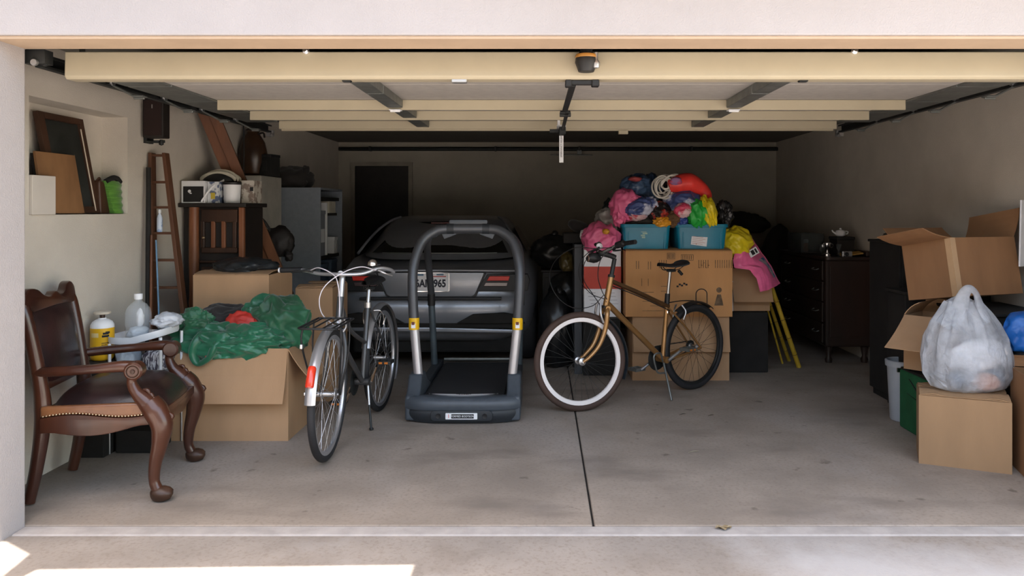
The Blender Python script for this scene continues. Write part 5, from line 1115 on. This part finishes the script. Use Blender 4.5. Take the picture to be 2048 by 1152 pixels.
def bamboo(label, a, b, r):
    a, b = Vector(a), Vector(b); o = thing('bamboo_pole', label, 'pole', a)
    MB().tube([a, b], [r*1.05, r*.9], 10).build('cane', bam, o, world=True)
    mb = MB()
    for f_ in (.12, .28, .45, .62, .8): q = a.lerp(b, f_); d = (b-a).normalized(); mb.tube([q-d*.004, q, q+d*.004], [r*1.02, r*1.22, r*1.02], 10)
    mb.build('node_rings', cm('cane_node', (.22, .13, .02)), o, world=True)
g0 = (at(1598, 735, 6.69)); g0.z = 0.003
bamboo('yellow bamboo pole under the pink sack, right one with the longer foot', g0, at(1525, 520, 6.56), .020)
g1 = at(1578, 722, 6.98); g1.z = .003
bamboo('yellow bamboo pole under the pink sack, left thinner one', g1, at(1517, 540, 6.62), .016)
bamboo('short thin yellow cane beside the left bamboo pole', (2.17, 6.86, .003), at(1515, 545, 6.60), .009)
# carton to the right of the stack with papers
sc_ = carton('cardboard_box', 'tilted open cardboard box with white papers under the pink sack', 1.79, 6.72, .52, .34, .36, .36, 0, {'l': 120, 'f': 155}, {'l': .12, 'f': .30})
tag(MB().bx(1.585, 1.635, 6.5, 6.9, .523, .78).build('paper_stack', mat('blue_white_paper', (.55, .6, .68), .8), None, 0, .003), 'upright stack of bluish white papers beside the big printed carton', 'papers')
tag(MB().bx(1.575, 1.93, 6.48, 6.95, .0, .515).build('travel_trunk', M['blackmat'], None, 0, .012), 'black trunk on the floor under the open box with papers', 'trunk')
# dark clutter between the car and the stack, and at the back
def chest(name, label, x0, x1, y0, y1, z1, m=None, drawers=2, z0=0):
    o = thing(name, label, 'cabinet', ((x0+x1)/2, (y0+y1)/2, z0)); m = m or M['wood_blk']
    MB().bx(x0, x1, y0, y1, z0+.05, z1-.02).build('carcass', m, o, 0, .006, world=True); MB().bx(x0-.015, x1+.015, y0-.02, y1, z1-.02, z1).build('top', m, o, 0, .006, world=True)
    MB().bx(x0+.02, x1-.02, y0+.03, y1-.02, z0, z0+.05).build('plinth', m, o, 0, world=True)
    h = (z1-z0-.12)/drawers
    for i in range(drawers):
        d = MB().bx(x0+.02, x1-.02, y0-.012, y0, z0+.07+i*h, z0+.06+(i+1)*h-.01).build('drawer', m, o, 0, .004, world=True)
        MB().tube([((x0+x1)/2-.05, y0-.012, z0+.07+(i+.5)*h), ((x0+x1)/2-.045, y0-.03, z0+.07+(i+.5)*h), ((x0+x1)/2+.045, y0-.03, z0+.07+(i+.5)*h), ((x0+x1)/2+.05, y0-.012, z0+.07+(i+.5)*h)], .004, 6).build('handle', M['darkmetal'], d).data.transform(o.matrix_basis.inverted())
    return o
chest('low_cabinet', 'low near-black cabinet between the car and the carton stack', .0, .26, 7.2, 7.75, .82)
chest('back_cabinet', 'long near-black cabinet along the back wall behind the carton stack', .7, 2.5, 8.9, 9.6, .85, drawers=3)
bm_ = mat('black_garbage_film', (.014, .014, .015), .28)
bagthing('garbage_bag', 'black plastic sack on the low cabinet right of the car', (.12, 7.45, .97), (.22, .2, .17), 121, bm_, knot=(.12, 7.4, 1.15))
bagthing('garbage_bag', 'large black plastic sack on the floor right of the car', (.13, 6.78, .30), (.16, .2, .36), 122, bm_, knot=(.15, 6.75, .66))
bagthing('garbage_bag', 'black plastic sack heaped against the grey board', (.22, 7.05, .62), (.16, .14, .2), 123, bm_)
bagthing('brown_pouch', 'dull olive brown pouch left of the slate grey board', (.21, 6.62, .93), (.06, .08, .09), 124, cm('olive_brown', (.06, .042, .012)), 'pouch')
o = thing('dark_cushion', 'tilted black cushion balanced behind the pink bag left of the tubs', 'cushion', at(1160, 452, 6.65))
MB(T(*at(1160, 455, 6.65)) @ RY(25)).blob((0, 0, 0), (.12, .08, .055), 125, .12, 1.4, 4, .3).build('pad', blkc, o, 70, world=True)
tag(MB().bx(.18, .42, 6.5, 6.85, 1.105, 1.19).build('dark_case', M['blackmat'], None, 0, .01), 'flat black case on the slate board under the tilted cushion', 'case')
tag(MB().blob(at(1168, 470, 6.42), (.035, .03, .045), 126, .4, 2, 3).build('white_tissue', M['paper'], None, 70), 'crumpled white tissue left of the sagging pink bag', 'tissue')
bagthing('dark_duffel', 'black duffel bag on the back cabinet behind the yellow sack', (2.15, 8.95+.3, .97), (.30, .2, .15), 127, bagm, knot=(2.2, 9.2, 1.1))
bagthing('dark_rug_roll', 'rolled dark blanket piled on the black duffel at the back', (2.42, 9.3, 1.22), (.32, .18, .14), 128, mat('dark_blanket', (.02, .018, .015), .95), 'blanket')
bagthing('crumpled_black_bag', 'crinkled black bag at the left end of the back cabinet', (1.0, 9.25, .98), (.25, .2, .16), 129, bm_)
bagthing('dark_coat_pile', 'pile of dark coats beside the dresser at the back', (2.72, 8.75, .55), (.22, .3, .55), 130, mat('dark_coat', (.013, .011, .010), .95), 'coats')
# ------------------------------------------------------------------ dresser by the right wall
ds = thing('dark_dresser', 'dark wooden dresser against the right wall with small things on top', 'dresser', (2.78, 7.5, 0))
dx0, dx1, dy0, dy1, dz = 2.56, 2.985, 6.86, 8.15, .965
dw = mat('dresser_wood', (.018, .011, .008), .45, c2=(.034, .016, .011), scale=4, stretch=(1, 1, .3))
MB().bx(dx0, dx1, dy0, dy1, .15, dz-.03).build('carcass', dw, ds, 0, .02, 3, world=True)
MB().prism(rrect((dx0+dx1)/2-.005, (dy0+dy1)/2, dx1-dx0+.02, dy1-dy0+.05, .05), dz-.03, dz, lambda u, v, w: (u, v, w)).build('top', dw, ds, 40, .006, world=True)
MB().bx(dx1-.05, dx1, dy0+.02, dy1-.02, dz, dz+.05).build('back_rail', dw, ds, 0, .012, world=True)
for x in (dx0+.05, dx1-.05):
    for y in (dy0+.06, dy1-.06): MB().lathe([(.028, 0), (.034, .03), (.02, .06), (.035, .15)], 12, T(x, y, 0)).build('foot', dw, ds, world=True)
for i in range(4):
    z0 = .18+i*.19
    d = MB().bx(dx0-.014, dx0, dy0+.05, dy1-.05, z0, z0+.175).build('drawer', dw, ds, 0, .004, world=True)
    for y in (7.05, 7.85):
        h = MB().tube([(dx0-.014, y-.06, z0+.1), (dx0-.04, y-.05, z0+.09), (dx0-.04, y+.05, z0+.09), (dx0-.014, y+.06, z0+.1)], .005, 6, k=3).build('handle', M['galv'], d)
        h.data.transform(ds.matrix_basis.inverted())
MB().bx(dx0+.04, dx1-.06, dy0-.006, dy0, .24, .88).build('end_panel', dw, ds, 0, .004, world=True)
o = thing('dark_box', 'square black box on the dresser by the wall', 'box', (2.82, 7.12, dz)); MB().bx(2.74, 2.90, 7.05, 7.25, dz, dz+.15).build('body', M['wood_blk'], o, 0, .006, world=True); MB().bx(2.735, 2.905, 7.045, 7.255, dz+.15, dz+.175).build('lid', M['blackmat'], o, 0, .005, world=True)
o = thing('teapot', 'small white china teapot on the square black box', 'teapot', (2.80, 7.13, dz+.176))
MB().lathe([(.025, 0), (.045, .015), (.05, .035), (.04, .055), (.015, .062), (.008, .07), (.01, .078), (0, .082)], 20).build('pot', M['white_pl'], o); MB().tube([(-.045, 0, .03), (-.07, 0, .045), (-.08, 0, .06)], [.01, .007, .006], 8, k=3).build('spout', M['white_pl'], o); MB().tube([(.045, 0, .05), (.07, 0, .045), (.065, 0, .025), (.045, 0, .02)], .005, 8, k=3).build('handle', M['white_pl'], o)
o = thing('glass_tank', 'small glass tank with a candle on the dresser', 'glass tank', (2.68, 7.75, dz))
gl = mat('tank_glass', (.35, .38, .38), .08, trans=.85, ior=1.1)
for (a, b, c, d) in ((2.575, 2.80, 7.55, 7.556), (2.575, 2.80, 7.95, 7.956), (2.575, 2.581, 7.556, 7.95), (2.794, 2.80, 7.556, 7.95)): MB().bx(a, b, c, d, dz+.004, dz+.19).build('pane', gl, o, 0, world=True)
MB().bx(2.57, 2.805, 7.545, 7.96, dz, dz+.004).build('base', M['darkmetal'], o, 0, world=True)
cd = thing('candle', 'orange pillar candle inside the glass tank', 'candle', (2.66, 7.66, dz+.005)); MB().lathe([(.022, 0), (.022, .09), (.016, .098), (0, .096)], 18).build('wax', mat('orange_wax', (.42, .12, .04), .5), cd); MB().lathe([(.023, .09), (.024, .115), (.018, .125), (0, .125)], 18).build('cap', M['alu'], cd)
o = thing('silver_trophy', 'silver trophy cup standing at the near corner of the dresser', 'trophy', (2.62, 6.98, dz)); MB().lathe([(.035, 0), (.035, .02), (.012, .03), (.008, .06), (.014, .07), (.03, .085), (.036, .12), (.034, .125), (.0, .09)], 20).build('cup', M['chrome'], o)
for s in (-1, 1): MB().tube([(s*.034, 0, .115), (s*.055, 0, .105), (s*.045, 0, .08), (s*.028, 0, .085)], .004, 6, k=3).build('handle', M['chrome'], o)
o = thing('glass_goblet', 'small clear goblet beside the trophy on the dresser', 'glass', (2.72, 6.96, dz)); MB().lathe([(.025, 0), (.022, .004), (.005, .01), (.005, .05), (.02, .07), (.024, .11), (.022, .11), (.004, .06)], 18, capt=False).build('bowl', gl, o)
o = thing('jar', 'small round glass jar on the dresser behind the trophy', 'jar', (2.66, 7.2, dz)); MB().lathe([(.025, 0), (.03, .01), (.03, .06), (.02, .075)], 18).build('glass_wall', gl, o); MB().lathe([(.023, .075), (.023, .095), (0, .097)], 18).build('lid', M['alu'], o)
tag(MB().panel((2.72, 6.90, dz+.05), (2.92, 6.90, dz+.075), (2.93, 7.03, dz+.085), (2.74, 7.03, dz+.065), .012).build('manila_envelope', mat('orange_manila', (.42, .23, .05), .7), None, 0, .002), 'orange padded envelope lying on the near end of the dresser', 'envelope').location.z = -.045
o = thing('compact_camera', 'small silver camera lying before the orange envelope', 'camera', (2.765, 6.89, dz)); MB().bx(-.045, .045, -.015, .015, 0, .05).build('body', M['alu'], o, 0, .006); MB().lathe([(.018, 0), (.018, .015), (.013, .02), (0, .018)], 18, T(-.012, -.015, .025) @ RX(90)).build('lens', M['black'], o)
# ------------------------------------------------------------------ right-hand pile
o = chest('black_cabinet', 'tall black cabinet against the right wall behind the tilted carton', 2.50, 2.97, 5.32, 5.8, 1.17, M['blackmat'], 3)
o = chest('black_cabinet', 'lower black cabinet in front of the tall black one', 2.40, 2.97, 5.02, 5.28, .85, M['blackmat'], 2)
tag(MB().blob((2.58, 5.5, 1.20), (.10, .10, .035), 141, .3, 2, 4).build('baseball_cap', M['blackmat'], None, 70), 'flat black cap on the tall black cabinet', 'cap')
o = chest('black_crate_stack', 'black drawer unit under the tilted carton at the right', 2.56, 2.97, 4.40, 4.96, .79, M['blackmat'], 2)
# grey bin
gb_ = thing('waste_bin', 'tapered pale grey plastic bin behind the green box', 'bin', (2.385, 5.08-.06, 0))
binm = mat('pale_grey_plastic', (.36, .39, .43), .5, var=.04)
MB().lathe([(.075, .003), (.08, .01), (.098, .38), (.094, .38), (.076, .015)], 28, T(.0, .0, 0), True, False).build('bin_wall', binm, gb_); MB().ring([(.096, .36), (.108, .36), (.110, .395), (.1, .40), (.094, .395)], 32).build('rim', binm, gb_)
MB().cbx((-.06, -.088, .35), (.04, .012, .03), None).build('latch', M['chrome'], gb_, 0, .003)
# green box
gx = thing('green_box', 'dark green fabric storage box on the floor beside the near carton', 'box', (2.42, 4.66, 0))
grnm = mat('dark_green_fabric', (.008, .075, .028), .7, c2=(.012, .11, .042), scale=6, bump=.1)
MB().bx(2.295, 2.545, 4.45, 4.88, .0, .37).build('body', grnm, gx, 0, .015, 3, world=True); MB().bx(2.30, 2.54, 4.455, 4.875, .368, .385).build('lid', M['black'], gx, 0, .006, world=True)
MB().tube([(2.297, 4.45, .33), (2.292, 4.6, .27), (2.297, 4.75, .33)], .005, 6, k=5).tube([(2.298, 4.36, .10), (2.294, 4.55, .2), (2.298, 4.8, .24)], .003, 6, k=4).build('cord_handle', M['black'], gx, 60, world=True)
# near carton with the white carrier bag
nc = carton('cardboard_box', 'near cardboard box at the right edge under the white carrier bag', 2.327, 4.21, 0, .44, .30, .375, -24, {'l': -89, 'r': -89, 'f': -87, 'b': -87}, {'l': .12, 'r': .12, 'f': .13, 'b': .13}, M['card_r'])
rc_ = carton('cardboard_box', 'flattened brown carton standing at the far right edge of the picture', 2.572, 4.03, 0, .08, .26, .53, -16, {'b': 0}, {'b': .06}, M['card_t'])
film = bpy.data.materials.new('translucent_white_film'); film.use_nodes = True
nt = film.node_tree; n_ = nt.nodes; l_ = nt.links; pb_ = n_['Principled BSDF']; pb_.inputs['Base Color'].default_value = (.72, .76, .82, 1); pb_.inputs['Roughness'].default_value = .35
trl = n_.new('ShaderNodeBsdfTranslucent'); trl.inputs[0].default_value = (.75, .79, .85, 1); trp = n_.new('ShaderNodeBsdfTransparent')
m1 = n_.new('ShaderNodeMixShader'); m1.inputs[0].default_value = .45; l_.new(pb_.outputs[0], m1.inputs[1]); l_.new(trl.outputs[0], m1.inputs[2])
m2 = n_.new('ShaderNodeMixShader'); tx_ = n_.new('ShaderNodeTexNoise'); tx_.inputs['Scale'].default_value = 7; tx_.inputs['Detail'].default_value = 5; tcx = n_.new('ShaderNodeTexCoord'); l_.new(tcx.outputs['Object'], tx_.inputs[0])
mr = n_.new('ShaderNodeMapRange'); mr.inputs[1].default_value = .3; mr.inputs[2].default_value = .7; mr.inputs[3].default_value = .05; mr.inputs[4].default_value = .72; fb = n_.new('ShaderNodeBump'); fb.inputs['Strength'].default_value = .8; fb.inputs['Distance'].default_value = .02; ft_ = n_.new('ShaderNodeTexNoise'); ft_.inputs['Scale'].default_value = 16; ft_.inputs['Detail'].default_value = 4; ft_.inputs['Distortion'].default_value = 1.5; l_.new(tcx.outputs['Object'], ft_.inputs[0]); l_.new(ft_.outputs[0], fb.inputs['Height']); l_.new(fb.outputs[0], pb_.inputs['Normal']); l_.new(tx_.outputs[0], mr.inputs[0])
l_.new(mr.outputs[0], m2.inputs[0]); l_.new(m1.outputs[0], m2.inputs[1]); l_.new(trp.outputs[0], m2.inputs[2]); l_.new(m2.outputs[0], n_['Material Output'].inputs[0])
wb_ = thing('carrier_bag', 'full translucent white plastic carrier bag on the near cardboard box', 'bag', (2.35, 4.20, .385))
prof = [(.0, .10), (.03, .19), (.10, .225), (.2, .222), (.3, .20), (.38, .165), (.45, .12), (.50, .085)]
def cbag(u, v):
    a = u*2*PI; t = v*(len(prof)-1); i = min(int(t), len(prof)-2); f_ = t-i
    z = lerp(prof[i][0], prof[i+1][0], f_); r = lerp(prof[i][1], prof[i+1][1], f_)
    fold = noise.noise(Vector((math.cos(a)*3.2, math.sin(a)*3.2, z*2.2)))
    rid = 1-2*abs(noise.noise(Vector((math.cos(a)*5+4, math.sin(a)*5, z*1.2+7))))
    r *= 1+.12*fold+.11*rid*(.3+v)+.035*(1-2*abs(noise.noise(Vector((math.cos(a)*9, math.sin(a)*9+z*6, z*5)))))
    sag = -.03*v*v
    return (r*math.cos(a)*1.0+.01+sag, r*math.sin(a)*.62, z+.01*fold)
MB().grid(cbag, 72, 28, cu=True).build('film', film, wb_, 75)
hd = MB().tube([(-.13, -.02, .36), (-.07, -.05, .47), (-.05, -.06, .545), (-.02, -.06, .575), (.02, -.05, .55), (.045, -.045, .48), (.08, -.05, .40)], [.06, .045, .03, .024, .028, .045, .06], 14, k=6, flat=.45)
hd.build('handle', film, wb_, 75)
MB().tube([(-.10, .07, .38), (-.05, .07, .47), (.0, .06, .50), (.06, .06, .46), (.10, .06, .38)], [.05, .035, .022, .035, .05], 14, k=5, flat=.45).build('handle', film, wb_, 75)
wt = mat('white_packet', (.78, .78, .80), .45)
tag(MB().blob((.035, -.05, .215), (.145, .07, .085), 151, .22, 1.5, 4).build('white_packet', wt, wb_, 70)); tag(MB().blob((.06, -.08, .075), (.07, .045, .045), 152, .25, 1.8, 3).build('pink_packet', mat('peach_packet', (.55, .30, .22), .6), wb_, 70)); tag(MB().blob((-.05, -.02, .075), (.09, .06, .04), 153, .3, 1.8, 3).build('blue_packet', mat('blue_grey_packet', (.10, .14, .20), .5), wb_, 70)); tag(MB().blob((.12, -.02, .09), (.06, .07, .06), 154, .3, 1.8, 3).build('dark_packet', mat('teal_packet', (.12, .17, .22), .5), wb_, 70))
tag(MB().blob((-.10, -.03, .30), (.05, .04, .06), 155, .3, 1.8, 3).build('brown_packet', mat('brown_packet', (.10, .07, .06), .5), wb_, 70))
bagthing('blue_bag', 'bright blue plastic bag at the right edge behind the carrier bag', (2.70, 4.24, .70), (.11, .08, .12), 161, mat('bright_blue_film', (.015, .13, .48), .35, var=.25), amp=.35)
tag(MB().bx(2.635, 2.80, 4.16, 4.33, .0, .60).build('grey_pedestal', M['blackmat'], None, 0, .008), 'narrow dark pedestal box under the bright blue bag', 'box')
# open middle box on the bin and green box
mid = carton('cardboard_box', 'open cardboard box with a drooping flap on the green box', 2.455, 4.73, .40, .28, .28, .335, 42, {'l': 120, 'f': 172, 'r': 35, 'b': -50}, {'l': .33, 'f': .20, 'r': .10, 'b': .12})
# tilted upper carton
top_ = carton('cardboard_box', 'big tilted cardboard box with open flaps on top of the right-hand pile', 2.60, 4.67, .855, .50, .38, .345, 18, {'l': 72, 'b': 48, 'r': 25}, {'l': .20, 'b': .20, 'r': .20}, M['card_t'], RX(-10))
MB().bx(-.254, -.215, -.1925, -.1905, .0, .345).bx(-.2525, -.2505, -.192, -.15, .0, .345).build('tape', M['tape'], top_, 0)
tag(MB().panel((2.86, 4.55, 1.05), (2.96, 4.62, 1.05), (2.97, 4.62, 1.45), (2.87, 4.55, 1.45), .01).build('white_board', M['paper'], None, 0, .002), 'white board sticking up out of the tilted carton at the right edge', 'board')
# ------------------------------------------------------------------ litter on the floor
lfm = mat('dry_leaf', (.13, .085, .035), .9, c2=(.3, .24, .15), scale=60)
p = at(1447, 1058, EYE*FPX/(1058-420))
o = tag(MB().grid(lambda u, v: (p.x+(u-.5)*.07, p.y+(v-.5)*.035*(1-(2*u-1)**2)+.004*math.sin(u*9), .003+.010*abs(math.sin(u*6+v*4))), 14, 6).build('dry_leaf', lfm, None, 60), 'small curled dry leaf on the threshold', 'leaf')
for (px, py, w, label) in ((1365, 830, .05, 'small dry scrap on the floor under the gold bicycle rear wheel'), (1422, 832, .045, 'thin curled scrap on the floor right of the gold bicycle'), (1388, 905, .07, 'pale bent straw on the open floor')):
    Yq = EYE*FPX/(py-420); q = at(px, py, Yq)
    tag(MB().tube([(q.x-w/2, q.y-.01, .003), (q.x, q.y+.006, .006), (q.x+w/2, q.y+.02, .003)], [.001, .0025, .001], 6, k=4).build('floor_scrap', mat('straw_'+str(px), (.32, .28, .2) if px == 1388 else (.09, .07, .055), .9), None, 60), label, 'scrap')

# ------------------------------------------------------------------ shared groups of repeats, joined tiny pieces
GR = {'cardboard_box': 'cardboard boxes about the garage', 'garbage_bag': 'black plastic sacks right of the car', 'wood_plank': 'pair of leaning planks', 'bamboo_pole': 'yellow canes under the pink sack', 'door_track': 'overhead door tracks', 'storage_box': 'boxes in the steel cabinet', 'black_sack': 'black sacks in the heap', 'black_cabinet': 'black cabinets by the right wall', 'floor_scrap': 'scraps on the floor'}
for o in COL.objects:
    base = o.name.split('.')[0]
    if o.parent is None and base in GR: o['group'] = GR[base]
    if base in ('spokes', 'nail_heads'): o['kind'] = 'stuff'
